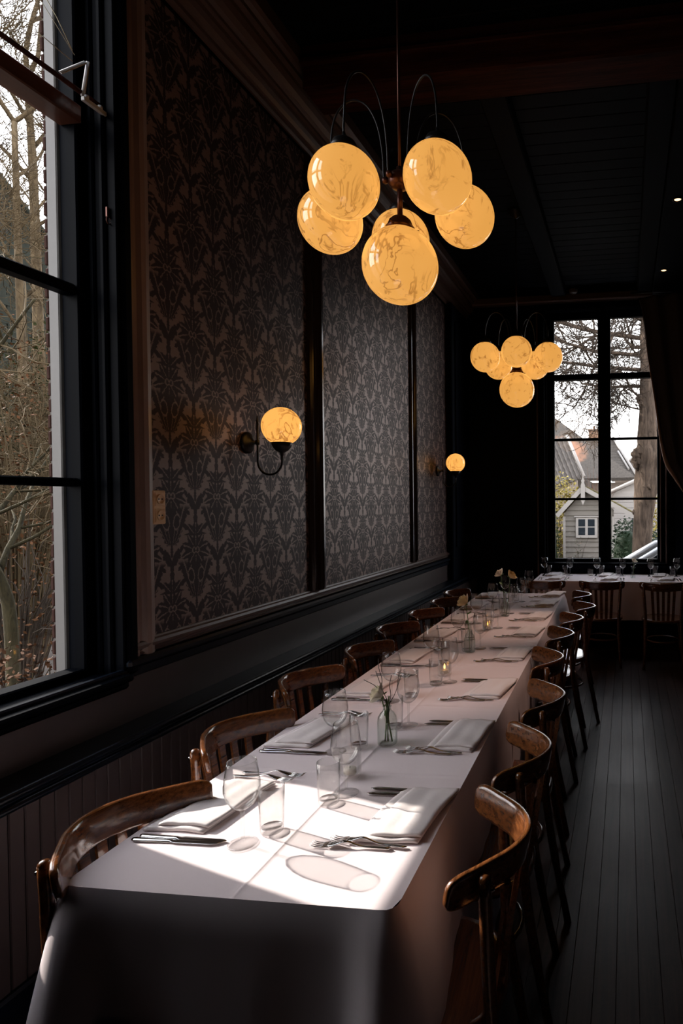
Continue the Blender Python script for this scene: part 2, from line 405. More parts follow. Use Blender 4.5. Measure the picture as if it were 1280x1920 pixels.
    def prism(s, poly, a, b, axis='y', smooth=False):
        n = len(poly)
        def P(u, w, t): return {'y': (u, t, w), 'x': (t, u, w), 'z': (u, w, t)}[axis]
        vs = [P(u, w, a) for u, w in poly] + [P(u, w, b) for u, w in poly]
        fs = [(i, (i + 1) % n, n + (i + 1) % n, n + i) for i in range(n)] + [tuple(range(n))[::-1], tuple(range(n, 2 * n))]
        s.add(vs, fs, smooth)
        return s
    def mesh(s, name, mat):
        me = bpy.data.meshes.new(name); me.from_pydata(s.v, [], s.f)
        me.polygons.foreach_set('use_smooth', s.sm); me.materials.append(mat)
        me.validate(); me.update(); return me
    def obj(s, name, mat, parent=None, loc=None, rot=None):
        o = bpy.data.objects.new(name, s.mesh(name, mat)); COL.objects.link(o)
        if parent is not None: o.parent = parent
        if loc is not None: o.location = loc
        if rot is not None: o.rotation_euler = rot
        return o

def fix_normals(o):
    import bmesh
    b = bmesh.new(); b.from_mesh(o.data); bmesh.ops.recalc_face_normals(b, faces=b.faces); b.to_mesh(o.data); b.free(); return o
def tag(o, label=None, cat=None, group=None, kind=None):
    if label: o['label'] = label
    if cat: o['category'] = cat
    if group: o['group'] = group
    if kind: o['kind'] = kind
    return o
def empty(name, loc=(0, 0, 0), rz=0.0):
    o = bpy.data.objects.new(name, None); COL.objects.link(o); o.location = loc; o.rotation_euler = (0, 0, rz); o.empty_display_size = .05; return o
def dup(o, loc=None, rz=None, parent=None):
    c = o.copy(); COL.objects.link(c)
    if parent is not None: c.parent = parent
    if loc is not None: c.location = loc
    if rz is not None: c.rotation_euler = (0, 0, rz)
    for ch in list(o.children): dup(ch, parent=c)
    return c
def same(o, loc, parent=None, name=None, rz=None):
    c = o.copy(); COL.objects.link(c); c.location = loc
    if parent is not None: c.parent = parent
    if rz is not None: c.rotation_euler = (0, 0, rz)
    return c
def struct(o): o['kind'] = 'structure'; return o
def spline(pts, n):
    P = [Vector(p) for p in pts]; out = []
    Q = [P[0] * 2 - P[1]] + P + [P[-1] * 2 - P[-2]]
    for i in range(len(P) - 1):
        a, b, c, d = Q[i:i + 4]
        for k in range(n):
            t = k / n; out.append(.5 * ((2 * b) + (c - a) * t + (2 * a - 5 * b + 4 * c - d) * t * t + (3 * b - a - 3 * c + d) * t ** 3))
    out.append(P[-1]); return out
ORD = ['first', 'second', 'third', 'fourth', 'fifth', 'sixth', 'seventh', 'eighth', 'ninth', 'tenth']

# ================================================================== THE ROOM
XL = -1.95          # face of the long wall on the left
YB = 7.25           # face of the end wall
XR = 2.3; YF = -2.6; ZC = 4.08
# floor with boards
fl = struct(MB().box(-2.35, XR + .2, YF - .2, YB + .25, -.15, -.025).obj('floor', M['black_wall']))
plank_m = MB().box(-.0370, .0370, YF, YB + .02, -.024, 0, .0012).mesh('floor_plank', M['floor'])
rnd = random.Random(3)
x = -1.94
while x < XR:
    o = bpy.data.objects.new('floor_plank', plank_m); COL.objects.link(o); o.parent = fl; o.location = (x, 0, rnd.uniform(-.0012, 0)); x += .0745
# left wall: window opening y 0.84..2.13, z .93..3.86
WY0, WY1, WZ0, WZ1 = .97, 2.125, .905, 3.88
wl = MB()
wl.box(-2.17, XL - .012, WY1, YB + .25, -.1, 4.2); wl.box(-2.17, XL - .012, YF - .2, WY0, -.1, 4.2)
wl.box(-2.17, XL - .012, WY0, WY1, -.1, WZ0); wl.box(-2.17, XL - .012, WY0, WY1, WZ1, 4.2)
wall_left = struct(wl.obj('wall_left', M['black_wall']))
def part(mb, name, mat, parent, **k):
    o = mb.obj(name, mat, parent, **k); return o
# wallpaper panels in moulded frames
PAN = [(2.29, 3.565), (3.685, 5.375), (5.455, 6.53)]
for a, b in PAN:
    part(MB().box(XL - .011, XL - .002, a - .02, b + .02, 1.04, 3.74), 'wallpaper_panel', M['damask'], wall_left)
def bead_profile(w, t, n=5):     # cross-section of a picture-frame moulding: (offset along wall, proud of wall)
    return [(0, 0), (0, t * .55), (w * .10, t * .75), (w * .18, t * .45), (w * .30, t * .5), (w * .42, t * .95), (w * .62, t), (w * .8, t * .8), (w * .88, t * .45), (w, t * .3), (w, 0)]
def vmould(y0, y1, z0, z1, t=.03, flip=False, name='panel_moulding', mat='brown_paint'):
    pr = bead_profile(y1 - y0, t); pr = [((y1 - u) if flip else (y0 + u), XL - .004 + w) for u, w in pr]
    mb = MB(); n = len(pr)
    vs = [(w, u, z0) for u, w in pr] + [(w, u, z1) for u, w in pr]
    mb.add(vs, [(i, (i + 1) % n, n + (i + 1) % n, n + i) for i in range(n)] + [tuple(range(n)), tuple(range(n, 2 * n))])
    return fix_normals(part(mb, name, M[mat], wall_left))
def hmould(z0, z1, y0, y1, t=.03, name='panel_moulding', mat='brown_paint'):
    pr = [(XL - .004 + w, z0 + u) for u, w in bead_profile(z1 - z0, t)]
    return fix_normals(part(MB().prism(pr, y0, y1, 'y'), name, M[mat], wall_left))
vmould(2.185, 2.295, .985, 3.74, .03, mat='lit_frame_paint')
for yb_, pr_ in ((3.648, .054), (5.428, .044)): part(MB().box(XL - .004, XL + pr_, yb_, yb_ + .024, 1.06, 3.74, .003), 'panel_bead', M['gloss_brown'], wall_left)
vmould(3.56, 3.625, 1.05, 3.74, .028, mat='gloss_brown'); vmould(3.625, 3.69, 1.05, 3.74, .05, True, mat='gloss_brown')
vmould(5.37, 5.41, 1.05, 3.74, .026, mat='gloss_brown'); vmould(5.41, 5.46, 1.05, 3.74, .04, True, mat='gloss_brown')
hmould(.995, 1.055, 2.18, 6.55, .03)
# black pilaster closing the panelling
part(MB().box(XL - .01, XL + .07, 6.52, YB, 0, 3.78, .01), 'pilaster', M['black_wall'], wall_left)
part(MB().box(XL + .068, XL + .085, 6.62, 7.1, 1.1, 3.6, .006), 'pilaster_panel', M['black_paint'], wall_left)
# nosing below the wallpaper and dado with cap rail and beadboard
part(MB().box(XL - .01, XL + .035, 2.13, YB, .955, .99, .010), 'dado_nosing', M['black_paint'], wall_left)
part(MB().box(XL - .01, XL + .018, YF, YB, .915, .955, .006), 'dado_fascia', M['black_paint'], wall_left)
part(MB().box(XL - .01, XL + .006, YF, YB, .70, .915), 'dado_panel', M['dado'], wall_left)
XD = -1.80
def rail(z, r, mat='black_paint'):
    return part(MB().tube([(XD - .005, YF, z), (XD - .005, YB, z)], r, 10), 'dado_rail', M[mat], wall_left)
part(MB().box(XL, XD - .012, YF, YB, .70, .742, .004), 'dado_cap', M['black_paint'], wall_left)
rail(.735, .014); rail(.700, .011)
bb = MB(); y = YF
while y < YB:
    bb.box(XL, XD - .004, y + .0012, min(YB, y + .05) - .0012, .16, .705, .003); y += .05
tag(part(bb, 'beadboard', M['dado'], wall_left), kind='stuff')
part(MB().box(XL, XD - .014, YF, YB, .15, .71), 'beadboard_backing', M['black_wall'], wall_left)
struct(MB().box(XL, XD + .012, YF, YB, 0, .16, .008).obj('baseboard_left', M['black_paint']))
# crown moulding
cp = [(0, 3.76), (.012, 3.76), (.022, 3.775), (.022, 3.795), (.035, 3.80), (.05, 3.815), (.062, 3.835), (.066, 3.855), (.085, 3.858), (.085, 3.875), (.105, 3.885), (.125, 3.905), (.14, 3.93), (.142, 3.95), (.17, 3.953), (.17, 3.975), (.19, 3.985), (.205, 4.0), (.205, 4.075), (0, 4.075)]
cr = MB().prism([(XL + u, z) for u, z in cp], YF, YB, 'y')
struct(fix_normals(cr.obj('trim_1', M['brown_paint'])))
# end wall with the tall window
BX0, BX1, BZ0, BZ1 = -.95, .46, .86, 3.84
wb = MB(); wb.box(-2.17, BX0, YB, YB + .25, -.1, 4.2); wb.box(BX1, XR + .2, YB, YB + .25, -.1, 4.2)
wb.box(BX0, BX1, YB, YB + .25, -.1, BZ0); wb.box(BX0, BX1, YB, YB + .25, BZ1, 4.2)
wall_back = struct(wb.obj('wall_back', M['black_wall']))
struct(MB().box(XL + .07, XR, YB - .10, YB, 3.93, 4.02, .015).obj('trim_2', M['brown_paint']))
struct(MB().box(XL + .07, XR, YB - .03, YB, 0, .16, .008).obj('baseboard_back', M['black_paint']))
# right wall, wall behind the viewer
RW = []; RZ0, RZ1 = 2.45, 3.8
wr = MB(); ys = [YF - .2] + [q for a in RW for q in a] + [YB + .25]
for a, b in zip(ys[0::2], ys[1::2]): wr.box(XR, XR + .25, a, b, -.1, 4.2)
for a, b in RW: wr.box(XR, XR + .25, a, b, -.1, RZ0); wr.box(XR, XR + .25, a, b, RZ1, 4.2)
struct(wr.obj('wall_right', M['black_wall']))
struct(MB().box(-2.17, XR + .25, YF - .25, YF, -.1, 4.2).obj('wall_front', M['black_wall']))
# ceiling, boards, beams
ceil = struct(MB().box(-2.17, XR + .25, YF - .25, YB + .25, ZC + .02, ZC + .2).obj('ceiling', M['black_wall']))
cpm = MB().box(-2.1, XR, -.0645, .0645, 0, .02, .004).mesh('ceiling_plank', M['ceiling'])
y = YF + .07
while y < YB:
    o = bpy.data.objects.new('ceiling_plank', cpm); COL.objects.link(o); o.parent = ceil; o.location = (0, y, ZC); y += .132
for y in (3.16, .3):
    bm_ = MB().box(-1.74, XR, y, y + .24, 3.85, ZC + .01, .012); bm_.box(-1.74, XR, y - .03, y + .27, 3.97, 4.0, .006)
    part(bm_, 'ceiling_beam', M['beam'], ceil)
for x0, x1 in ((-.86, -.69), (.13, .30)):
    part(MB().box(x0, x1, 3.44, YB, 3.985, ZC + .01, .01), 'ceiling_batten', M['ceiling'], ceil)
part(MB().box(.30, XR, 3.44, YB, 3.95, ZC + .01, .006), 'ceiling_soffit', M['ceiling'], ceil)

# ------------------------------------------------------------------ windows
def window(name, o, a, n, cols, rows, depth=.05, stile=.05, mull=None, mun=.014, transom=None):
    """o: point at a=0 on the glass plane, a: unit vector along the wall, n: unit vector into the room"""
    w = struct(empty(name))
    a = Vector(a); n = Vector(n)
    def bar(nm, a0, a1, z0, z1, d0, d1, c=.006, mat='sash'):
        mb = MB().box(a0, a1, -d1, -d0, z0, z1, c)
        mt = Matrix(((a.x, -n.x, 0, o[0]), (a.y, -n.y, 0, o[1]), (0, 0, 1, 0), (0, 0, 0, 1)))
        mb.v = [tuple(mt @ Vector(p)) for p in mb.v]
        return fix_normals(part(mb, nm, M[mat], w))
    A0, A1, Z0, Z1 = cols[0][0], cols[-1][1], rows[0][0], rows[-1][1]
    bar('stile', A0 - stile, A0, Z0 - stile, Z1 + stile, -.03, depth); bar('stile', A1, A1 + stile, Z0 - stile, Z1 + stile, -.03, depth)
    bar('bottom_rail', A0, A1, Z0 - stile, Z0, -.03, depth); bar('top_rail', A0, A1, Z1, Z1 + stile, -.03, depth)
    for (p, q), (r_, s_) in zip(cols, cols[1:]):
        bar('mullion', q, r_, Z0, Z1, -.03, depth + .015); bar('mullion_bead', (q + r_) / 2 - .018, (q + r_) / 2 + .018, Z0, Z1, depth + .012, depth + .032, .008)
    for k, ((p, q), (r_, s_)) in enumerate(zip(rows, rows[1:])):
        for c0, c1 in cols:
            t = transom == k
            bar('transom' if t else 'muntin', c0, c1, q, r_, -.02, depth + (.03 if t else -.01), .005, 'transom' if (t and name == 'window_1') else 'sash')
    for c0, c1 in cols:
        for r0, r1 in rows: bar('pane', c0 - .004, c1 + .004, r0 - .004, r1 + .004, -.002, .002, 0, 'pane')
    return w, bar
# left window, glass at x = -2.10
w1, bar1 = window('window_1', (-2.10, 0, 0), (0, 1, 0), (1, 0, 0), [(1.05, 1.435), (1.60, 2.072)], [(.970, 1.668), (1.700, 2.395), (2.435, 3.035), (3.10, 3.80)], .045, .05, transom=2)
bar1('sill', .97, 2.125, .915, .94, .03, .21, .008); bar1('sill_nosing', .97, 2.125, .885, .917, .02, .19, .01)
bar1('reveal', 2.1225, 2.135, .92, 3.85, .0, .165, .004, 'sash'); bar1('reveal', .95, .9725, .92, 3.85, .0, .165, .004)
bar1('jamb_bead', 2.112, 2.128, .93, 3.85, .05, .075, .006); bar1('jamb_bead', 2.108, 2.126, .93, 3.85, .10, .125, .007)
bar1('casing', 2.135, 2.185, .93, 3.85, .145, .180, .012); bar1('casing', .89, .95, .93, 3.85, .145, .180, .012)
bar1('head_casing', .89, 2.185, 3.85, 3.9, .145, .18, .012)
# outer frame and brick reveal outside it
of = MB().box(-2.174, -2.128, 2.060, 2.135, .90, 3.86, .004); bo = part(of, 'outer_frame', M['white_paint'], w1)
part(MB().box(-2.168, -2.128, .98, 2.062, .88, .93, .004), 'outer_sill', M['white_paint'], w1)
facade = struct(MB().box(-2.184, -2.170, 2.068, 2.6, -.6, 4.4).obj('wall_outer', M['mortar']))
bk = MB().box(-.008, .008, 0, .21, -.026, .026, .004).mesh('brick', M['brick']); bk2 = MB().box(-.008, .008, 0, .10, -.026, .026, .004).mesh('brick', M['brick'])
z = -.5; k = 0
while z < 4.3:
    yy_ = 2.062 + rnd.uniform(-.003, .003)
    for j in range(3):
        me = bk2 if (k % 2 and j == 0) else bk
        o = bpy.data.objects.new('brick', me); COL.objects.link(o); o.parent = facade; o.location = (-2.182 + rnd.uniform(-.0015, .0015), yy_, z); yy_ += (.112 if me is bk2 else .222)
    z += .062; k += 1
# end window, glass at y = 7.35
w2, bar2 = window('window_2', (0, 7.35, 0), (1, 0, 0), (0, -1, 0), [(-.850, -.330), (-.182, .358)], [(.915, 1.612), (1.640, 2.322), (2.352, 3.040), (3.105, 3.760)], .04, .11, transom=2)
bar2('sill', -.95, .46, .85, .875, .0, .16, .008)
bar2('reveal', -.955, -.935, .88, 3.83, 0, .1, .003); bar2('reveal', .445, .465, .88, 3.83, 0, .1, .003)
bar2('casing', -1.035, -.955, .86, 3.85, .095, .135, .012); bar2('casing', .465, .545, .86, 3.85, .095, .135, .012)
bar2('casing_bead', -1.055, -1.035, .3, 3.85, .095, .125, .009, 'pipe'); bar2('casing_bead', .447, .463, .86, 3.85, .10, .122, .007, 'pipe')
bar2('head_casing', -1.035, .545, 3.85, 3.91, .095, .135, .012)
bar2('reveal_bead', .385, .40, .88, 3.8, .045, .06, .006, 'pipe')
# windows in the side wall (beside and behind the frame of the picture)
for i, (a, b) in enumerate(RW):
    m_ = (a + b) / 2; h = RZ0 + (RZ1 - RZ0) / 3; h2 = RZ0 + 2 * (RZ1 - RZ0) / 3
    window('window_%d' % (3 + i), (XR + .12, 0, 0), (0, 1, 0), (-1, 0, 0), [(a + .06, m_ - .03), (m_ + .03, b - .06)], [(RZ0 + .06, h - .01), (h + .01, h2 - .01), (h2 + .01, RZ1 - .06)], .04, .055)

# ------------------------------------------------------------------ transom opener at the left window
t = tag(empty('transom_opener', (-1.98, 2.10, 3.10)), 'white folding stay and rod that open the upper pane of the tall window', 'window opener')
def rel(p): return (p[0] + 1.98, p[1] - 2.10, p[2] - 3.10)
part(MB().tube([rel(p) for p in ((-1.99, .9, 3.10), (-1.99, 2.125, 3.125))], .009, 10), 'rod', M['beam'], t)
for a_, b_ in (((-1.985, 1.945, 3.135), (-1.985, 2.05, 3.245)), ((-1.98, 2.056, 3.25), (-1.98, 2.03, 3.105))):
    A, B = Vector(rel(a_)), Vector(rel(b_)); part(MB().tube([A, (A + B) / 2, B], .0065, 6, flat=.35), 'stay_arm', M['bracket'], t)
part(MB().box(-.004, .012, -.075, .05, -.012, .004, .002), 'bracket_plate', M['bracket'], t)
for dy in (-.06, .0, .035): part(MB().lathe([(0, -.006), (.008, -.006), (.008, .006), (0, .006)], 10, (.006, dy, .008)), 'roller', M['bracket'], t)
part(MB().box(.0, .006, .040, .054, -.30, .03, .002), 'pull_strap', M['tape'], t)
part(MB().box(.0, .006, .042, .052, -.33, -.30, .002), 'strap_clip', M['bronze'], t)
t2 = tag(empty('window_catch', (-1.965, 2.115, 2.72)), 'small brass catch with ring on the dark window jamb', 'catch')
part(MB().box(-.006, .004, -.005, .005, -.02, .02, .002), 'catch_plate', M['bronze'], t2)
part(MB().tube([(.004, .010 * math.cos(q * PI / 6), -.032 + .014 * math.sin(q * PI / 6)) for q in range(13)], .002, 6, False), 'ring', M['bronze'], t2)
# dried twigs on the upper jamb
tw = MB()
tw.tube([(-2.04, 1.93, 3.42), (-2.03, 1.98, 3.36), (-2.01, 2.02, 3.27)], .0016, 5); tw.tube([(-2.04, 1.91, 3.26), (-2.02, 1.97, 3.24), (-2.01, 2.02, 3.23)], .0016, 5); tw.tube([(-2.04, 1.90, 3.40), (-2.02, 1.97, 3.32), (-2.0, 2.02, 3.25)], .0012, 5)
tag(tw.obj('dried_twig', M['tape']), 'thin dried stalks caught at the top of the tall window', 'twig')

# ------------------------------------------------------------------ wall socket
t = tag(empty('wall_socket', (XL, 2.325, 1.586)), 'cream double wall socket at the edge of the damask wallpaper', 'socket')
part(MB().box(-.004, .010, -.036, .036, -.071, .071, .004), 'cover_plate', M['socket'], t)
for dz in (.034, -.034):
    s_ = part(MB().box(.010, .013, -.027, .027, dz - .029, dz + .029, .002), 'socket_insert', M['socket'], t)
    w_ = MB(); prof = [(.021, .0135), (.021, .015), (.019, .0145), (.018, .002), (0, .002)]
    w_.lathe(prof, 20); w_.v = [(q[2], q[0], q[1] + dz) for q in w_.v]
    part(fix_normals(w_.obj('recess', M['socket'])) and w_, 'well', M['socket'], s_) if False else None
    ring = MB().lathe([(.0215, 0), (.0215, .005), (.018, .0055), (.0165, .001), (0, .001)], 20); ring.v = [(.0128 + q[2], q[0], q[1] + dz) for q in ring.v]
    part(ring, 'socket_well', M['socket'], s_)
    for dy in (-.009, .009): part(MB().box(.0136, .0150, dy - .003, dy + .003, dz - .003, dz + .003), 'pin_hole', M['iron'], s_)

# ------------------------------------------------------------------ wall lamps and chandeliers
def sphere_mb(r, nu=40, nv=24):
    def fn(u, v):
        a = 2 * PI * u; b = -PI / 2 + PI * v; return (r * math.cos(b) * math.cos(a), r * math.cos(b) * math.sin(a), r * math.sin(b))
    return MB().grid(fn, nu, nv, True, True)
G25 = sphere_mb(.125).mesh('globe', M['globe']); G30 = sphere_mb(.15).mesh('globe', M['globe']); G20 = sphere_mb(.098).mesh('globe', mk_globe(1.3))
def mobj(name, me, parent, loc): 
    o = bpy.data.objects.new(name, me); COL.objects.link(o); o.parent = parent; o.location = loc; return o
def sconce(y, z, label):
    t = tag(empty('wall_lamp', (XL, y, z)), label, 'lamp', 'globe wall lamps on the damask wall')
    bp = MB().lathe([(0, 0), (.056, 0), (.056, .008), (.045, .016), (.03, .02), (.02, .03), (.01, .034), (.008, .06), (0, .06)], 24)
    bp.v = [(q[2], q[0], q[1]) for q in bp.v]; part(bp, 'backplate', M['iron'], t)
    pts = [(.06, 0, .115), (.06, 0, 0), (.06, 0, -.10)] + [(.06 + .0675 - .0675 * math.cos(q), 0, -.10 - .0675 * math.sin(q)) for q in [i * PI / 12 for i in range(1, 12)]] + [(.195, 0, -.10), (.195, 0, -.06)]
    part(MB().tube(pts, .0055, 10), 'arm', M['iron'], t)
    part(MB().lathe([(0, .14), (.002, .135), (.005, .125), (.003, .12), (.008, .112), (.005, .105), (0, .105)], 10, (.06, 0, 0)), 'finial', M['iron'], t)
    part(MB().lathe([(0, -.012), (.010, -.012), (.012, .0), (.010, .012), (0, .012)], 10, (.06, 0, 0)), 'joint', M['iron'], t)
    part(MB().lathe([(0, -.075), (.008, -.072), (.010, -.055), (.030, -.045), (.045, -.025), (.052, -.004), (.050, -.002), (0, -.004)], 24, (.195, 0, .0)), 'cup', M['iron'], t)
    mobj('globe', G20, t, (.195, 0, .080)); return t
sconce(2.945, 1.915, 'black swan-neck wall lamp with glowing amber globe between the socket and first moulding')
sconce(6.19, 1.925, 'black swan-neck wall lamp with glowing amber globe at the dark far corner')

def chandelier(cx, cy, angs, zgs, zb, label):
    t = tag(empty('chandelier', (cx, cy, ZC)), label, 'chandelier', 'marbled globe chandeliers above the long table')
    hz = 2.885 - ZC
    part(MB().lathe([(0, 0), (.07, 0), (.065, -.02), (.03, -.05), (.012, -.07), (0, -.07)], 20), 'ceiling_rose', M['iron'], t)
    part(MB().tube([(0, 0, -.05), (0, 0, hz + .03)], .0065, 8), 'rod', M['bronze'], t)
    part(MB().lathe([(0, .055), (.012, .05), (.014, .03), (.034, .025), (.045, .012), (.045, -.018), (.032, -.032), (.014, -.04), (0, -.04)], 20, (0, 0, hz)), 'hub', M['bronze'], t)
    zb_ = zb - ZC
    st = part(MB().tube([(0, 0, hz - .03), (0, 0, zb_ + .20)], .011, 12), 'stem', M['bronze'], t)
    g = mobj('globe', G30, t, (0, 0, zb_))
    cap = [(0, .215), (.008, .21), (.009, .195), (.03, .19), (.043, .178), (.05, .16), (.058, .15), (.058, .138), (0, .138)]
    c_ = part(MB().lathe(cap, 24), 'gallery', M['bronze'], g)
    for q in range(3):
        a = q * 2 * PI / 3 + .4; sc = MB().tube([(.055 * math.cos(a), .055 * math.sin(a), .146), (.075 * math.cos(a), .075 * math.sin(a), .146)], .0028, 6); part(sc, 'thumb_screw', M['bronze'], g)
    rr = .277
    for a, zg in zip(angs, zgs):
        gz = zg - ZC; a = R(a); d = Vector((math.cos(a), math.sin(a), 0)); 
        pr = [(.045, hz), (.062, hz + .01), (.066, hz + .10), (.085, hz + .21), (.125, hz + .29), (.18, hz + .315), (.232, hz + .285), (.265, hz + .21), (.276, gz + .22), (.277, gz + .17)]
        arm = part(MB().tube(spline([tuple(d * r_) [:2] + (z_,) for r_, z_ in pr], 4), .0042, 8), 'arm', M['iron'], t)
        part(MB().lathe([(0, -.012), (.010, -.01), (.013, 0), (.010, .01), (0, .012)], 10, (d.x * .058, d.y * .058, hz - .002)), 'arm_knob', M['bronze'], arm)
        g = mobj('globe', G25, t, (d.x * rr, d.y * rr, gz))
        part(MB().lathe([(0, .185), (.006, .18), (.007, .165), (.02, .16), (.038, .148), (.048, .13), (.052, .112), (0, .112)], 24), 'gallery', M['iron'], g)
    return t
chandelier(-.89, 2.365, (-114, -40, 37, 110, -172), (2.754, 2.785, 2.80, 2.765, 2.725), 2.545, 'large six-globe marbled amber chandelier hanging over the sunlit table end')
chandelier(-.925, 5.19, (-80, -8, 64, 136, 208), (2.815,) * 5, 2.557, 'six-globe marbled amber chandelier hanging before the far window')
SPOTS = [(.403, 4.926, (-.88, 4.15), 'small round ceiling spotlight glowing warm, at the upper edge of the picture'),
         (.384, 6.405, (-.70, 6.0), 'small round ceiling spotlight glowing warm, closer to the far window wall'),
         (.42, 3.45, (-.88, 2.85), 'added unseen ceiling spotlight in the soffit above the middle of the aisle')]  # third lamp is added out of view to brighten the long table
SPOT_W = (150, 60, 140)
for (x, y, aim, lb), watt in zip(SPOTS, SPOT_W):
    zs = 3.95 if y > 3.44 else ZC
    t = tag(empty('ceiling_spotlight', (x, y, zs)), lb, 'spotlight', 'recessed spotlights in the soffit')
    part(MB().lathe([(.028, 0), (.042, -.002), (.042, -.008), (.030, -.010), (.026, -.004)], 20), 'bezel', M['iron'], t)
    part(MB().lathe([(0, -.005), (.026, -.004)], 16), 'lamp', M['spot'], t)
    l = bpy.data.lights.new('spot_beam', 'SPOT'); l.energy = watt; l.color = (1.0, .66, .52); l.shadow_soft_size = .02; l.spot_size = R(23); l.spot_blend = .9
    o = bpy.data.objects.new('spot_beam', l); COL.objects.link(o); o.parent = t; o.location = (0, 0, -.03)
    o.rotation_euler = Vector((aim[0] - x, aim[1] - y, .75 - zs)).to_track_quat('-Z', 'Y').to_euler()
t = tag(empty('smoke_detector', (-.585, 6.95, 3.985)), 'small round smoke detector on the dark ceiling by the far window', 'smoke detector')
part(MB().lathe([(.05, 0), (.05, -.02), (.04, -.035), (0, -.038)], 20), 'housing', M['dado'], t)

# ================================================================== FURNITURE
TA = -.02047
TO = Vector((-.87, 1.2)); TT = Vector((math.sin(TA), math.cos(TA))); TN = Vector((math.cos(TA), -math.sin(TA)))
def tl(n_, s_): p = TO + TN * n_ + TT * s_; return p.x, p.y
def cloth_mb(hw, L, drop, seed, flare=.10, skew0=0.0, crease=True):
    """table-local: x across (-hw..hw), y along (0..L), top at z=0, hanging sides"""
    rn = random.Random(seed); rc = .03
    ph = [rn.uniform(0, 6.28) for _ in range(8)]
    # perimeter samples of a rounded rectangle: (x, y, nx, ny, corner weight)
    P = []
    def side(x0, y0, x1, y1, nx, ny, n):
        for i in range(n):
            t = i / n; d = min(t, 1 - t) * math.hypot(x1 - x0, y1 - y0)
            P.append((x0 + (x1 - x0) * t, y0 + (y1 - y0) * t, nx, ny, math.exp(-(d / (.28 if nx else .055)) ** 2)))
    def corner(cx, cy, a0):
        for i in range(8):
            a = a0 + i / 8 * PI / 2; P.append((cx + rc * math.cos(a), cy + rc * math.sin(a), math.cos(a), math.sin(a), 1.0))
    ns = max(20, int(L / .03)); nw = max(16, int(hw * 2 / .03))
    side(hw, rc, hw, L - rc, 1, 0, ns); corner(hw - rc, L - rc, 0)
    side(hw - rc, L, -hw + rc, L, 0, 1, nw); corner(-hw + rc, L - rc, PI / 2)
    side(-hw, L - rc, -hw, rc, -1, 0, ns); corner(-hw + rc, rc, PI)
    side(-hw + rc, 0, hw - rc, 0, 0, -1, nw); corner(hw - rc, rc, -PI / 2)
    n = len(P); rows = 16; vs = []; fs = []
    arc = 0; ac = []
    for i, p in enumerate(P):
        q = P[i - 1]; arc += math.hypot(p[0] - q[0], p[1] - q[1]) if i else 0; ac.append(arc)
    for j in range(rows + 1):
        t = j / rows; d = drop * t
        for i, (px, py, nx, ny, cw) in enumerate(P):
            s_ = ac[i]; er = .008
            off = er * (1 - math.cos(min(1, d / er) * PI / 2)) if d < er else er
            fold = (math.sin(s_ * 13 + ph[0]) * .5 + math.sin(s_ * 23 + ph[1]) * .3 + math.sin(s_ * 41 + ph[2]) * .2)
            amp = .022 * t ** .8 if not ny else .010 * t
            o_ = off + (.012 + flare * cw) * t ** .9 + amp * (fold + .4) * (1 - .6 * cw)
            z = -d * (1 if d > .01 else 1) + (0 if j else 0)
            sk = skew0 * (px / hw) * max(0, 1 - py / .6)
            vs.append((px + nx * o_, py + ny * o_ + sk, z))
    for j in range(rows):
        for i in range(n): fs.append((j * n + i, j * n + (i + 1) % n, (j + 1) * n + (i + 1) % n, (j + 1) * n + i))
    mb = MB(); mb.add(vs, fs, True)
    # top: fan of quads between opposite sides, refined columns for the ironed crease
    xs = sorted(set([-hw + rc * .0 + 2 * hw * i / 40 for i in range(41)] + ([.018, .021, .024, .027, .030] if crease else [])))
    nl = int(L / .04); crs = [L * q for q in (.0, )]
    top = []
    cy_ = [.62, 1.25, 1.9, 2.5, 3.1, 3.75]
    ysx = sorted([L * j / nl for j in range(nl + 1)] + [c + e for c in cy_ for e in (-.004, 0, .004) if c < L - .05])
    for y in ysx:
        for x in xs:
            z = .0012 * (math.sin(x * 17 + y * 3 + ph[3]) + math.sin(y * 9 - x * 6 + ph[4])) * .5
            if crease: z += .0022 * max(0, 1 - abs(x - .024) / .006)
            if crease: z += .0016 * max(0, max(1 - abs(y - c) / .004 for c in cy_))
            ex = min(hw - abs(x), y, L - y)
            z *= min(1, ex / .05)
            # rounded corners
            X_, Y_ = x, y
            dx = abs(x) - (hw - rc); dy = max(rc - y, y - (L - rc))
            if dx > 0 and dy > 0:
                h = math.hypot(dx, dy)
                if h > rc: k = rc / h; X_ = math.copysign(hw - rc + dx * k, x); Y_ = (rc - dy * k) if y < L / 2 else (L - rc + dy * k)
            sk = skew0 * (X_ / hw) * max(0, 1 - Y_ / .6)
            top.append((X_, Y_ + sk, z))
    w = len(xs); ft = [(j * w + i, j * w + i + 1, (j + 1) * w + i + 1, (j + 1) * w + i) for j in range(len(ysx) - 1) for i in range(w - 1)]
    mb.add(top, ft, True)
    return mb
def table(name, hw, L, label, h=.742):
    t = tag(empty(name), label, 'table')
    part(MB().box(-hw + .012, hw - .012, .012, L - .012, h - .03, h - .003, .004), 'tabletop', M['beam'], t)
    n = max(2, int(L / 1.5) + 1)
    for i in range(n):
        y = .09 + (L - .18) * i / (n - 1)
        for sx in (-1, 1): part(MB().tube([(sx * (hw - .08), y, 0), (sx * (hw - .08), y, h - .03)], [.022, .028], 10), 'leg', M['chair'], t)
    for sx in (-1, 1): part(MB().box(sx * (hw - .09) - .011, sx * (hw - .09) + .011, .1, L - .1, h - .10, h - .03), 'apron', M['chair'], t)
    return t
tb = table('dining_table', .385, 4.42, 'long wooden dining table under the white cloth along the damask wall')
tb.location = (TO.x, TO.y, 0); tb.rotation_euler = (0, 0, -TA)
cl = cloth_mb(.389, 4.42, .66, 5, .13, .0).obj('tablecloth', M['cloth'])
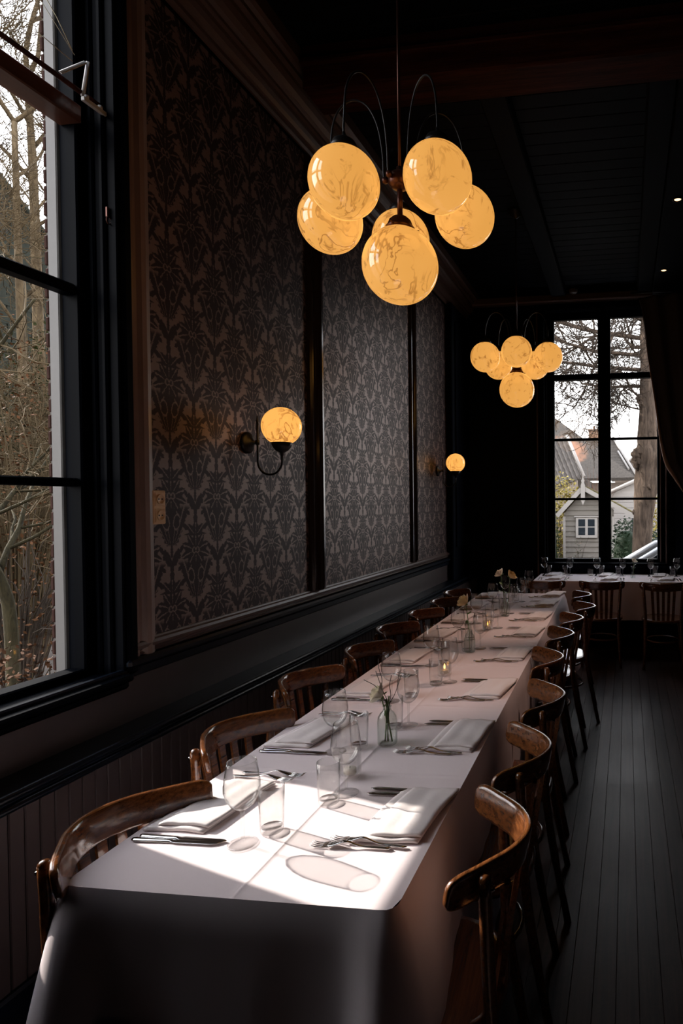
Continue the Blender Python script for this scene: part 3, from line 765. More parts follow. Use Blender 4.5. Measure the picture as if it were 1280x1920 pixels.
cl.location = (TO.x, TO.y, .748); cl.rotation_euler = (0, 0, -TA)
tag(cl, 'long white tablecloth with ironed creases draped over the table by the damask wall', 'tablecloth')
tb2 = table('dining_table', .333, 2.1, 'wooden dining table under the white cloth below the far window')
tb2.location = (-1.0, 6.85, 0); tb2.rotation_euler = (0, 0, -PI / 2)
cl2 = cloth_mb(.335, 2.1, .40, 8, .0, 0, False).obj('tablecloth', M['cloth']); cl2.location = (-1.0, 6.85, .748); cl2.rotation_euler = (0, 0, -PI / 2)
tag(cl2, 'white tablecloth on the table set below the far window', 'tablecloth')
ZT = .7495

# ------------------------------------------------------------------ bistro chair (faces +Y)
def chair_proto():
    t = empty('bistro_chair')
    pts = spline([(-.218, -.088), (-.188, -.120), (-.146, -.160), (-.080, -.214), (0, -.238), (.080, -.214), (.146, -.160), (.188, -.120), (.218, -.088)], 6)
    n = len(pts); th = .0105; L = 0; arcs = [0]
    for i in range(1, n): L += (pts[i] - pts[i - 1]).length; arcs.append(L)
    vs = []; sec = 14
    for i, p in enumerate(pts):
        d = pts[min(n - 1, i + 1)] - pts[max(0, i - 1)]; d.normalize(); nn = Vector((d.y, -d.x))     # outward (back)
        e = min(arcs[i], L - arcs[i]); q = min(1, e / .045); rd = 1 - math.sqrt(max(0, 1 - (1 - q) ** 2))
        top = .040 - .018 * rd; bot = -.040 + .024 * rd; tt = th * (1 - .35 * rd)
        for k in range(sec):
            a = 2 * PI * k / sec; ca, sa = math.cos(a), math.sin(a)
            w = math.copysign(abs(ca) ** .55, ca) * tt; h = math.copysign(abs(sa) ** .35, sa); z = (top if h > 0 else -bot) * h
            lean = (z + .040) * .20
            q2 = p.to_2d() if hasattr(p, 'to_2d') else p
            vs.append((p[0] + nn.x * (w + lean * .6), p[1] + nn.y * (w + lean * .6) - lean * .4, .780 + z))
    fs = [(i * sec + k, i * sec + (k + 1) % sec, (i + 1) * sec + (k + 1) % sec, (i + 1) * sec + k) for i in range(n - 1) for k in range(sec)]
    fs += [tuple(range(sec))[::-1], tuple((n - 1) * sec + k for k in range(sec))]
    part(fix_normals(MB().add(vs, fs, True).obj('back_rail', M['chair'])) and MB().add(vs, fs, True), 'tmp', M['chair'], t) if False else None
    o = fix_normals(MB().add(vs, fs, True).obj('back_rail', M['chair'], t))
    for x in (-.104, -.052, 0, .052, .104):
        yb = -.232 + .45 * x * x / .1 * .1 * 4; yb = -.235 + 2.2 * x * x
        A = Vector((x * .86, yb + .045, .455)); B = Vector((x, yb - .002, .746))
        mb = MB(); w, tt = .0135, .0045
        vs2 = [(A.x - w, A.y - tt, A.z), (A.x + w, A.y - tt, A.z), (A.x + w, A.y + tt, A.z), (A.x - w, A.y + tt, A.z), (B.x - w, B.y - tt, B.z), (B.x + w, B.y - tt, B.z), (B.x + w, B.y + tt, B.z), (B.x - w, B.y + tt, B.z)]
        mb.add(vs2, [(0, 1, 5, 4), (1, 2, 6, 5), (2, 3, 7, 6), (3, 0, 4, 7), (3, 2, 1, 0), (4, 5, 6, 7)]); part(mb, 'slat', M['chair'], t)
    for sx in (-1, 1):
        leg = part(MB().tube(spline([(sx * .185, -.265, 0), (sx * .170, -.215, .25), (sx * .165, -.185, .45), (sx * .176, -.176, .64), (sx * .186, -.172, .798)], 5), [.0135] * 5 + [.016] * 12 + [.015] * 4, 10), 'rear_leg', M['chair'], t)
        part(MB().lathe([(.015, -.004), (.014, .004), (.009, .010), (0, .012)], 10, (sx * .186, -.172, .798)), 'post_cap', M['chair'], leg)
        part(MB().lathe([(0, -.004), (.006, -.003), (.006, .003), (0, .004)], 8, (sx * .189, -.189, .780)), 'bolt', M['chrome'], leg)
        part(MB().tube([(sx * .185, .195, 0), (sx * .172, .165, .25), (sx * .165, .155, .44)], [.0125, .016, .018], 10), 'front_leg', M['chair'], t)
    def outline(a, r):
        c_, s_ = math.cos(a), math.sin(a); p = 2.25; k = (abs(c_) ** p + abs(s_) ** p) ** (-1 / p); return c_ * k * r * .205, s_ * k * r * .20 - .005
    sm_ = MB(); prof = [(0, .452), (.6, .450), (.9, .456), (.98, .458), (1.0, .450), (1.0, .438), (.96, .430), (0, .430)]
    N_ = 36; vs = []
    for r_, z_ in prof:
        for k in range(N_): x_, y_ = outline(2 * PI * k / N_, max(r_, .001)); vs.append((x_, y_, z_))
    sm_.add(vs, [(i * N_ + k, i * N_ + (k + 1) % N_, (i + 1) * N_ + (k + 1) % N_, (i + 1) * N_ + k) for i in range(len(prof) - 1) for k in range(N_)], True)
    part(sm_, 'seat', M['chair'], t)
    part(MB().tube([(.155 * math.cos(2 * PI * k / 24), .155 * math.sin(2 * PI * k / 24) - .005, .24) for k in range(25)], .009, 8, False), 'stretcher_ring', M['chair'], t)
    return t
CH = chair_proto(); first = [True]
def chair(x, y, rz, label, group):
    if first[0]: o = CH; first[0] = False
    else: o = dup(CH)
    o.location = (x, y, 0); o.rotation_euler = (0, 0, rz); tag(o, label, 'chair', group); return o
rnd = random.Random(11)
RC = [(-.240, 1.425), (-.250, 1.92), (-.258, 2.45), (-.325, 3.05), (-.320, 3.61), (-.297, 4.10), (-.240, 4.58), (-.303, 5.15)]
for i, (x, y) in enumerate(RC):
    d = .250; lb = 'brown bistro chair on the aisle side, %s from the sunlit table end' % ORD[i]
    if i == 0: lb = 'glossy brown bistro chair on the aisle side, its curved back lit by the sun'
    chair(x - d, y, PI / 2 + .095 + (rnd.uniform(-.04, .04) if i else 0), lb, 'aisle side chairs at the long table')
LC = [(-1.345, 1.350), (-1.44, 1.955), (-1.535, 2.575), (-1.49, 3.12), (-1.545, 3.66), (-1.53, 4.19), (-1.54, 4.70), (-1.575, 5.18)]
for i, (x, y) in enumerate(LC):
    lb = 'brown bistro chair between table and wainscot, %s from the sunlit table end' % ORD[i]
    if i == 0: lb = 'brown bistro chair by the wainscot with sunlit slatted back at the table end'
    chair(x + .250, y, -PI / 2 - .10 + (rnd.uniform(-.04, .04) if i else 0), lb, 'wall side chairs at the long table')
for i, (x, y) in enumerate(((-.83, 5.90), (-.245, 5.90), (.345, 5.86))):
    chair(x, y + .25, [0.02, 0, -.02][i], ['dark bistro chair at the far table beside the end of the long table', 'dark bistro chair in the middle of the far table below the window', 'dark bistro chair at the far table nearest the drawn curtain'][i], 'chairs at the far table')

# ------------------------------------------------------------------ cutlery, napkins, glasses
def fork_mesh():
    mb = MB(); L = .205; n = 26
    def prof(t):     # t 0 handle end .. 1 tine root
        w = .0075 - .0042 * min(1, max(0, (t - .05) / .55)) if t < .68 else .0033 + .0092 * min(1, ((t - .68) / .24)) ** 1.4
        if t < .04: w *= math.sqrt(max(.05, t / .04))
        z = .0012 + .010 * math.exp(-((t - .72) / .17) ** 2)
        return w, z
    ys = [i / n for i in range(n + 1)]; vs = []; fs = []
    for t in ys:
        w, z = prof(t); y = -t * L * .78
        for (x, dz) in ((-w, 0), (-w * .6, .0022), (w * .6, .0022), (w, 0), (w * .6, -.0006), (-w * .6, -.0006)): vs.append((x, y, z + dz))
    for i in range(n):
        for k in range(6): fs.append((i * 6 + k, i * 6 + (k + 1) % 6, i * 6 + 6 + (k + 1) % 6, i * 6 + 6 + k))
    fs += [tuple(range(6)), tuple(n * 6 + k for k in range(6))[::-1]]
    mb.add(vs, fs, True)
    z0 = prof(1)[1]
    for k in range(4):
        x = -.0103 + .00687 * k; pts = [(x, -L * .775, z0 + .0008), (x, -L * .85, z0 - .002), (x, -L * .93, z0 - .0015), (x, -L, z0 + .003)]
        mb.tube(pts, [.0018, .0017, .0015, .0007], 6)
    zm = min(p[2] for p in mb.v); mb.v = [(p[0], p[1], p[2] - zm) for p in mb.v]
    return fix_me(mb.mesh('fork', M['chrome']))
def fix_me(me):
    import bmesh
    b = bmesh.new(); b.from_mesh(me); bmesh.ops.recalc_face_normals(b, faces=b.faces); b.to_mesh(me); b.free(); return me
def knife_mesh():
    mb = MB(); n = 30; L = .235; vs = []; fs = []
    for i in range(n + 1):
        t = i / n
        if t < .46: w = .0095 - .003 * abs(t - .12) / .34; h = .0036; cx = 0
        else: w = .0098; h = .0009; cx = .0
        if t < .03: w *= .6
        if t > .88: w *= max(.08, math.sqrt(1 - ((t - .88) / .12) ** 2)); cx = .003 * (t - .88) / .12
        if .44 < t < .48: w *= .8
        y = -t * L
        for k in range(8):
            a = 2 * PI * k / 8; vs.append((cx + w * math.cos(a), y, .0038 + h * math.sin(a)))
    for i in range(n):
        for k in range(8): fs.append((i * 8 + k, i * 8 + (k + 1) % 8, i * 8 + 8 + (k + 1) % 8, i * 8 + 8 + k))
    fs += [tuple(range(8)), tuple(n * 8 + k for k in range(8))[::-1]]
    mb.add(vs, fs, True); zm = min(p[2] for p in mb.v); mb.v = [(p[0], p[1], p[2] - zm) for p in mb.v]
    return fix_me(mb.mesh('table_knife', M['chrome']))
FORK, KNIFE = fork_mesh(), knife_mesh()
def napkin_mesh(seed):
    """folded napkin, front fold at -y, x to the right, base at z=0"""
    rn = random.Random(seed); mb = MB(); p = [rn.uniform(0, 6) for _ in range(6)]
    def layer(x0, x1, y0, y1, zb, th, sk, tw):
        # flattened loop section (y,z): thick rolled front, thin back
        sec = []
        for k in range(9): a = PI / 2 + PI * k / 8; sec.append((th * .5 * math.cos(a), th * .5 + th * .5 * math.sin(a)))
        nb = 12; low = [(q / nb, 0.0) for q in range(1, nb + 1)]; up = [(1 - q / nb, 1.0) for q in range(0, nb)]
        prof = [('f', a, b) for a, b in sec] + [('l', a, b) for a, b in low] + [('u', a, b) for a, b in up]
        nx = 12; vs = []; m = len(prof)
        for i in range(nx + 1):
            u = i / nx; x = x0 + (x1 - x0) * u
            eu = min(u, 1 - u) * nx; pinch = .62 if eu < .5 else (.9 if eu < 1.5 else 1)
            for ty, a, b in prof:
                if ty == 'f': y = y0 + th * .5 + a; z = b
                elif ty == 'l': y = y0 + th * .5 + a * (y1 - y0 - th * .5); z = 0
                else:
                    y = y0 + th * .5 + a * (y1 - y0 - th * .5); z = th * (1 - .45 * a) + .0016 * math.sin(9 * a + p[0] + 3 * u) + .0012 * math.sin(14 * u + p[1])
                zz_ = zb(u, y) + z * pinch + (.0012 * math.sin(11 * u + p[2]) if ty == 'f' and b > .1 * th else 0)
                vs.append((x + sk * (y - y0) + .004 * math.sin(6 * (y - y0) / .28 + p[3]), y + tw * (x - x0) + .003 * math.sin(5 * u + p[4]) , max(0, zz_)))
        fs = [(i * m + k, i * m + (k + 1) % m, (i + 1) * m + (k + 1) % m, (i + 1) * m + k) for i in range(nx) for k in range(m)]
        fs += [tuple(range(m)), tuple(nx * m + k for k in range(m))[::-1]]
        mb.add(vs, fs, True)
    layer(0, .165, 0, .285, lambda u, y: 0, .011, .12, .02)
    layer(.035, .172, .012, .275, lambda u, y: .0105, .010, .12, .02)
    return fix_me(mb.mesh('folded_napkin', M['napkin']))
NAP = [napkin_mesh(s_) for s_ in (1, 2, 3)]
def gl_parts(kind):
    if kind == 'wine':
        t = empty('wine_glass'); 
        out = [(.007, .086), (.016, .090), (.028, .100), (.037, .115), (.0425, .132), (.043, .150), (.040, .175), (.036, .197), (.0345, .208)]
        inn = [(r_ - .0012, z_ + .0012) for r_, z_ in out[::-1]]; inn[0] = (.0336, .208)
        part(MB().lathe(out + inn + [(0, .090)], 32), 'bowl', M['glass'], t)
        part(MB().lathe([(.0075, .088), (.0048, .078), (.0040, .05), (.0042, .015), (.008, .007)], 14), 'stem', M['glass_base'], t)
        part(MB().lathe([(.008, .0075), (.02, .0042), (.034, .0022), (.036, .001), (.035, 0), (0, 0)], 32), 'foot', M['glass'], t)
    elif kind == 'tumbler':
        t = empty('tumbler')
        part(MB().lathe([(.0285, .004), (.030, .03), (.0312, .07), (.032, .118), (.0308, .118), (.0298, .07), (.0286, .03), (.027, .014), (0, .013)], 32), 'wall', M['glass'], t)
        part(MB().lathe([(0, .0125), (.026, .0128), (.028, .008), (.0282, .002), (.025, 0), (0, 0)], 32), 'base', M['glass_base'], t)
    return t
WINE, TUMB = gl_parts('wine'), gl_parts('tumbler'); used = {'w': 0, 't': 0}
def put_glass(k, x, y, z, label, group):
    src = WINE if k == 'w' else TUMB
    o = src if not used[k] else dup(src); used[k] = 1
    o.location = (x, y, z); o.rotation_euler = (0, 0, (x * 37 + y * 11) % 3)
    return tag(o, label, 'glass', group)
def put(name, me, n_, s_, rz, label, cat, group, zoff=0, raw=None, tilt=(0, 0)):
    o = bpy.data.objects.new(name, me); COL.objects.link(o)
    x, y = raw if raw else tl(n_, s_); o.location = (x, y, ZT + zoff); o.rotation_euler = (tilt[0], tilt[1], rz)
    return tag(o, label, cat, group)
rnd = random.Random(21)
RS = [.204, .768, 1.327, 1.965, 2.55, 3.085, 3.655, 4.16]
def jit(a): return rnd.uniform(-a, a)
for i, s0 in enumerate(RS):
    w = ORD[i]; g = 'aisle side place settings'
    q = 'of the %s aisle-side setting from the sunlit end' % w
    j = 0 if i == 0 else 1
    # fork mesh: handle end at origin, tines towards -y ; rotate so tines point to -x (towards the table centre)
    put('fork', FORK, .300 + jit(.006) * j, s0 + .012, -PI / 2 - TA * 0 + R(2) + jit(.04) * j, 'steel fork, outer one, ' + q, 'fork', g)
    put('fork', FORK, .337 + jit(.006) * j, s0 + .020, -PI / 2 + R(-4) + jit(.04) * j, 'steel fork against the napkin ' + q, 'fork', g, .001)
    put('folded_napkin', NAP[i % 3], .188 + jit(.006) * j, s0 + .034, -TA + jit(.03) * j, 'folded white linen napkin ' + q, 'napkin', g)
    put('table_knife', KNIFE, .362 + jit(.006) * j, s0 + .298 + .010, -PI / 2 + jit(.02), 'steel knife, outer one, ' + q, 'knife', g)
    put('table_knife', KNIFE, .362 + jit(.006) * j, s0 + .282 + .004, -PI / 2 + R(3) + jit(.02), 'steel knife against the napkin ' + q, 'knife', g)
    x, y = tl(.066 + jit(.01) * j, s0 + .275 + jit(.02) * j); put_glass('w', x, y, ZT + .001, 'stemmed wine glass ' + q, g)
    x, y = tl((.040 if i == 0 else .012) + jit(.012) * j, s0 + (.218 if i == 0 else .232) + jit(.015) * j); put_glass('t', x, y, ZT + .001, 'straight water tumbler ' + q, g)
for i in range(8):
    s0 = .181 + .553 * i; w = ORD[i]; g = 'wall side place settings'
    q = 'of the %s wall-side setting from the sunlit end' % w
    j = 0 if i == 0 else 1
    # knives with handles towards the wall (-x), blades to +x
    put('table_knife', KNIFE, -.366 + jit(.006) * j, s0 + .002, PI / 2 + R(3) + jit(.03), 'steel knife, outer one, ' + q, 'knife', g)
    put('table_knife', KNIFE, -.358 + jit(.006) * j, s0 + .020, PI / 2 + R(-1) + jit(.03), 'steel knife against the napkin ' + q, 'knife', g)
    put('folded_napkin', NAP[(i + 1) % 3], -.374 + jit(.006) * j, s0 + .046, -TA + R(-8 if i == 0 else -4) * 0 + jit(.03) * j, 'folded white linen napkin ' + q, 'napkin', g)
    put('fork', FORK, -.335 + jit(.008) * j, s0 + .368, PI / 2 + jit(.05), 'steel fork, inner one, ' + q, 'fork', g)
    put('fork', FORK, -.318 + jit(.008) * j, s0 + .392, PI / 2 + jit(.05), 'steel fork, outer one, ' + q, 'fork', g)
    dx, dy = [(-.078, .018), (-.103, .018)][min(i, 1)]
    x, y = tl(dx + jit(.008) * j, s0 + dy + jit(.015) * j); put_glass('w', x, y, ZT + .001, 'stemmed wine glass ' + q, g)
    x, y = tl(-.038 + jit(.01) * j, s0 + .082 + jit(.015) * j); put_glass('t', x, y, ZT + .001, 'straight water tumbler ' + q, g)
# far table: three settings on each long side
FX = [(-.80, 'near the long table'), (-.20, 'in the middle'), (.40, 'nearest the drawn curtain')]
for i, (x0, wh) in enumerate(FX):
    g = 'far table place settings'
    y0, y1 = 6.575, 7.13
    put('folded_napkin', NAP[i], 0, 0, 0 + PI / 2 * 0 - R(90) * 0, 'folded napkin on the aisle side of far table, ' + wh, 'napkin', g, raw=(x0 - .085, y0 + .01))
    put('fork', FORK, 0, 0, PI - .03, 'outer fork on the aisle side of far table, ' + wh, 'fork', g, raw=(x0 - .155, y0))
    put('fork', FORK, 0, 0, PI + .03, 'inner fork on the aisle side of far table, ' + wh, 'fork', g, raw=(x0 - .120, y0))
    put('table_knife', KNIFE, 0, 0, PI, 'outer knife on the aisle side of far table, ' + wh, 'knife', g, raw=(x0 + .165, y0))
    put('table_knife', KNIFE, 0, 0, PI + .03, 'inner knife on the aisle side of far table, ' + wh, 'knife', g, raw=(x0 + .138, y0))
    put_glass('w', x0 + .155, 7.0, ZT + .001, 'wine glass on the aisle side of far table, ' + wh, g)
    put_glass('t', x0 + .105, 6.95, ZT + .001, 'water tumbler on the aisle side of far table, ' + wh, g)
    put('folded_napkin', NAP[(i + 1) % 3], 0, 0, PI, 'folded napkin on the window side of far table, ' + wh, 'napkin', g, raw=(x0 + .085, y1 + .05))
    put('table_knife', KNIFE, 0, 0, 0, 'knife on the window side of far table, ' + wh, 'knife', g, raw=(x0 - .150, y1 + .04))
    put('fork', FORK, 0, 0, 0, 'fork on the window side of far table, ' + wh, 'fork', g, raw=(x0 + .150, y1 + .04))
    put_glass('w', x0 - .135, 6.97, ZT + .001, 'wine glass on the window side of far table, ' + wh, g)
    put_glass('t', x0 - .085, 6.985, ZT + .001, 'water tumbler on the window side of far table, ' + wh, g)

# ------------------------------------------------------------------ vases, flowers, candles
def bottle(prof, x, y, label, seg=28):
    t = tag(empty('glass_vase', (x, y, ZT + .001)), label, 'vase')
    inn = [(max(.001, r_ - .002), z_ + (.004 if i == 0 else 0)) for i, (r_, z_) in enumerate(prof)][::-1]
    part(MB().lathe([(0, 0)] + prof + inn + [(0, .004)], seg), 'vessel', M['vase_glass'], t)
    part(MB().lathe([(prof[-1][0] + .002, prof[-1][1] - .006), (prof[-1][0] + .003, prof[-1][1] - .002), (prof[-1][0], prof[-1][1] + .001)], seg), 'rim', M['vase_glass'], t)
    return t
def rose(x, y, z0, head, label, mat, seed, tilt=(0, 0), twigs=0, r=.026):
    """a cut rose standing in a vase: stem from z0, head at offset `head` from the stem foot"""
    rn = random.Random(seed)
    t = tag(empty('cut_rose', (x, y, z0)), label, 'flower'); hx = Vector(head)
    part(MB().tube(spline([(0, 0, 0), tuple(hx * .5 + Vector((.006, 0, 0))), tuple(hx)], 6), .0022, 7), 'stem', M['stem'], t)
    d = (hx.normalized() + Vector((tilt[0], tilt[1], 0))).normalized(); q = d.to_track_quat('Z', 'Y').to_matrix().to_4x4(); mt = Matrix.Translation(hx) @ q
    bl = MB()
    for k in range(14):
        ring_ = k // 5; a = k * 2.4; rr = r * (.35 + .30 * ring_); h = r * (1.75 - .25 * ring_)
        def fn(u, v):
            b = a + (u - .5) * 1.9; prof = rr * (.45 + .75 * math.sin(v * 1.9)) + (.006 * ring_ * v * v)
            return tuple(mt @ Vector((prof * math.cos(b), prof * math.sin(b), -.004 + h * v * (1 - .25 * (2 * u - 1) ** 2))))
        bl.grid(fn, 6, 5)
    part(bl, 'petals', mat, t)
    lf = MB()
    for k in range(5):
        a = k * 1.26; c0 = hx * .98
        def fn2(u, v): 
            w = .006 * math.sin(PI * v) * (u - .5) * 2; return tuple(mt @ Vector((math.cos(a) * (.006 + .02 * v) - math.sin(a) * w, math.sin(a) * (.006 + .02 * v) + math.cos(a) * w, -.004 - .008 * v)))
        lf.grid(fn2, 2, 4)
    for fr in (.55, .75):
        p = hx * fr; a = rn.uniform(0, 6)
        def fn3(u, v): w = .010 * math.sin(PI * v) * (u - .5) * 2; return (p.x + math.cos(a) * .035 * v - math.sin(a) * w, p.y + math.sin(a) * .035 * v + math.cos(a) * w, p.z + .018 * v)
        lf.grid(fn3, 2, 5)
    part(lf, 'leaves', M['stem'], t)
    return t
VP1 = [(.033, .0), (.0345, .004), (.0345, .08), (.032, .095), (.024, .108), (.016, .116), (.0135, .124), (.0135, .134)]
x, y = tl(.049, .852); bottle(VP1, x, y, 'clear bottle vase with white rose on the cloth beside second setting')
rose(x + .004, y, ZT + .008, (-.022, -.01, .165), 'white rose in the bottle vase close to the sunlit end', M['petal'], 4, (-1.3, -.5), r=.024)
tg = MB(); o_ = (x, y, ZT + .008)
for e in (((0, 0, 0), (.005, .0, .12), (-.02, .0, .19), (-.045, .01, .245)), ((0, 0, 0), (.0, 0, .12), (-.03, -.01, .19), (-.085, 0, .215)), ((0, 0, 0), (.006, 0, .12), (.03, 0, .17), (.05, .01, .235)), ((-.02, 0, .19), (-.018, 0, .22), (-.03, .0, .262), (-.03, 0, .29)), ((.004, 0, .10), (.012, .004, .16), (.010, 0, .20), (.018, .0, .235))):
    tg.tube([(o_[0] + a, o_[1] + b, o_[2] + c) for a, b, c in spline(e, 5)], .0013, 5)
tag(tg.obj('bare_twig', M['twig']), 'dark bare twigs standing with the white rose in bottle vase', 'twig')
gs = MB(); 
for e in (((-.008, 0, 0), (.0, 0, .10), (.008, 0, .16)), ((.018, 0, .0), (.004, 0, .08), (-.004, .0, .15))): gs.tube([(o_[0] + a, o_[1] + b, o_[2] + c) for a, b, c in spline(e, 5)], .003, 6)
tag(gs.obj('green_stalk', M['stem']), 'green flower stalks standing in the bottle vase with the white rose', 'stalk')
VP2 = [(.030, 0), (.032, .004), (.032, .07), (.027, .09), (.017, .108), (.012, .125), (.012, .165), (.0135, .17)]
x, y = tl(.030, 2.176); bottle(VP2, x, y, 'slim clear bottle vase between fourth and fifth settings')
rose(x, y, ZT + .008, (-.020, .0, .27), 'pale yellow rose in the slim bottle vase halfway along the table', M['petal_y'], 7, (-.9, -.3), r=.030)
x, y = tl(.040, 3.27); bottle(VP2, x, y, 'slim clear bottle vase towards the far end of the long table')
rose(x - .004, y, ZT + .008, (-.028, .0, .30), 'cream rose leaning over the far end of the long table', M['petal'], 9, (-.9, 0), r=.026)
rose(x + .006, y, ZT + .008, (.03, .01, .285), 'peach rose beside the cream rose at the far table end', M['petal_y'], 12, (.9, 0), r=.028)
VP3 = [(.026, 0), (.027, .003), (.025, .03), (.012, .06), (.010, .09), (.015, .125)]
bottle(VP3, .065, 6.85, 'small flared glass vase on the far table below the window')
rose(.065, 6.85, ZT + .008, (.01, .0, .17), 'cream rose in the flared vase on the far table', M['petal'], 15, (.5, 0), r=.024)
def candle(x, y, label, h=.085, r=.034, lit=True):
    t = tag(empty('candle_glass', (x, y, ZT + .001)), label, 'candle holder')
    part(MB().lathe([(r * .92, 0), (r, .004), (r, h), (r - .004, h), (r - .005, .012), (0, .010)], 8, smooth=False), 'holder', M['glass_base'], t)
    c_ = part(MB().lathe([(0, .012), (.019, .012), (.019, .026), (.017, .028), (0, .027)], 16), 'tealight', M['wax'], t)
    part(MB().tube([(0, 0, .027), (.0006, 0, .034)], .0008, 5), 'wick', M['iron'], c_)
    if lit: part(MB().lathe([(0, .031), (.0035, .036), (.0042, .041), (.0025, .050), (0, .058)], 10), 'flame', M['flame'], c_)
    return t
x, y = tl(.030, .585); candle(x, y, 'faceted candle glass behind the wine glass at the sunlit end', lit=False)
x, y = tl(.018, 1.70); candle(x, y, 'faceted candle glass with flame beside the third setting', .06)
x, y = tl(.012, 2.76); candle(x, y, 'faceted candle glass with flame beside the fifth setting', .06)
candle(-.404, 6.89, 'unlit cut-glass candle holder on the far table', .09, .036, False)

# ------------------------------------------------------------------ curtain at the far window
def curtain():
    E_ = spline([(.14, 0, 3.90), (.193, 0, 3.69), (.252, 0, 3.23), (.328, 0, 2.75), (.398, 0, 2.26), (.457, 0, 2.02), (.535, 0, 1.88), (.66, 0, 1.66), (.84, 0, 1.42), (.93, 0, 1.25), (.88, 0, .9), (.86, 0, .05)], 6)
    m_ = len(E_) - 1
    def fn(u, v):
        f_ = v * m_; i = min(m_ - 1, int(f_)); p = E_[i].lerp(E_[i + 1], f_ - i); xo = 1.18
        x = p.x + (xo - p.x) * u; w = (xo - p.x); fold = math.sin(u * PI * 9 + v * 2) * min(.035, .09 * w) * (.35 + .65 * min(1, u * 6))
        return (x, 7.085 + fold * .8 + .02 * math.sin(v * 9) * (1 - u), p.z + .08 * u * min(1, max(0, (p.z - 1.25))) )
    return MB().grid(fn, 70, m_)
t = tag(empty('curtain', (0, 0, 0)), 'dark curtain swept aside at the far window, its lit edge painted paler', 'curtain')
o = part(curtain(), 'drape', M['curtain'], t); sm = o.modifiers.new('thick', 'SOLIDIFY'); sm.thickness = .004
lit_edge_strip = MB(); E_ = spline([(.188, 7.075, 3.69), (.247, 7.08, 3.23), (.323, 7.085, 2.75), (.393, 7.08, 2.26), (.452, 7.075, 2.02), (.53, 7.07, 1.88), (.655, 7.07, 1.66)], 8)
part(lit_edge_strip.tube(E_, [.004 + .024 * math.sin(PI * min(1, i / (len(E_) - 1)) ** 2) for i in range(len(E_))], 8, flat=.7), 'lit_edge_strip', M['lit_edge_strip'], t)  # pale strip standing in for the lit edge of the drape
part(MB().tube([(.05, 7.09, 3.96), (1.4, 7.09, 3.96)], .012, 10), 'curtain_rod', M['iron'], t)

# ================================================================== OUTDOORS
GZ = -.55
struct(MB().box(-60, 60, -20, 90, GZ - .2, GZ).obj('ground', M['ground']))
TMIN = [.004]
def grow(mb, tw, p, d, L, r, depth, rn, curl=.25, up=.08, kids=(3, 4), thin=.62, seg=6):
    p = Vector(p); d = Vector(d).normalized(); pts = [p.copy()]; rs = [r]; n = 4
    for i in range(n):
        d = (d + Vector((rn.gauss(0, curl), rn.gauss(0, curl), rn.gauss(0, curl) + up)) * .5).normalized()
        p = p + d * (L / n); pts.append(p.copy()); rs.append(max(TMIN[0], r * (1 - .45 * (i + 1) / n)))
    (mb if depth >= 3 else tw).tube(pts, rs, seg if depth > 2 else (4 if depth > 0 else 3), depth > 2)
    if depth <= 0: return
    for k in range(rn.randint(*kids)):
        i = rn.randint(1, n); q = pts[i]
        ax = Vector((rn.gauss(0, 1), rn.gauss(0, 1), rn.gauss(0, .7))).normalized(); dd = (d * .75 + ax * .75).normalized()
        grow(mb, tw, q, dd, L * rn.uniform(.5, .8), rs[i] * thin, depth - 1, rn, curl, up, kids, thin, seg)
def tree(name, base, trunk, L, depth, seed, label, mats, group=None, curl=.3, up=.1, kids=(3, 4), lean=(0, 0, 1)):
    rn = random.Random(seed); a, b = MB(), MB()
    t = tag(empty(name, base), label, 'tree', group)
    grow(a, b, (0, 0, 0), lean, L, trunk, depth, rn, curl, up, kids)
    part(a, 'trunk', M[mats[0]], t); tag(part(b, 'twigs', M[mats[1]], t), kind='stuff'); return t
def leaves(n, centre, spread, size, seed, flat=False, keep=None):
    rn = random.Random(seed); vs = []; fs = []
    for _ in range(n):
        while True:
            p = Vector((rn.uniform(-1, 1), rn.uniform(-1, 1), rn.uniform(-1, 1)))
            if p.length < 1 and p.length > .2: break
        c = Vector((centre[0] + p.x * spread[0], centre[1] + p.y * spread[1], centre[2] + p.z * spread[2]))
        a = Vector((rn.gauss(0, 1), rn.gauss(0, 1), rn.gauss(0, .6))).normalized(); b = a.orthogonal().normalized(); s_ = size * rn.uniform(.6, 1.3)
        k = len(vs); vs += [tuple(c - a * s_), tuple(c + b * s_ * .5 + a * .1 * s_), tuple(c + a * s_), tuple(c - b * s_ * .5 + a * .1 * s_)]; fs.append((k, k + 1, k + 2, k + 3))
    return vs, fs
def shrub(name, base, rad, h, nt, nl, lsize, seed, label, tm, lm, cat='shrub', group=None):
    rn = random.Random(seed); t = tag(empty(name, base), label, cat, group); mb = MB()
    for _ in range(nt):
        a = rn.uniform(0, 6.28); q = rn.uniform(0, .4); e = Vector((math.cos(a), math.sin(a), 0))
        p0 = Vector((e.x * rad[0] * q, e.y * rad[1] * q, 0)); hh = h * rn.uniform(.5, 1.1)
        p1 = p0 + Vector((e.x * rad[0] * .4, e.y * rad[1] * .4, hh * .55)); p2 = p0 + Vector((e.x * rad[0] * rn.uniform(.5, 1.1) + rn.gauss(0, .15), e.y * rad[1] * rn.uniform(.5, 1.1), hh * rn.uniform(.6, 1)))
        mb.tube(spline([p0, p1, p2], 3), [.012, .010, .009, .008, .006, .005, .003], 3, False)
    tag(part(mb, 'twigs', M[tm], t), kind='stuff')
    if nl:
        vs, fs = leaves(nl, (0, 0, h * .52), (rad[0], rad[1], h * .52), lsize, seed + 1); tag(part(MB().add(vs, fs), 'leaves', M[lm], t), kind='stuff')
    return t
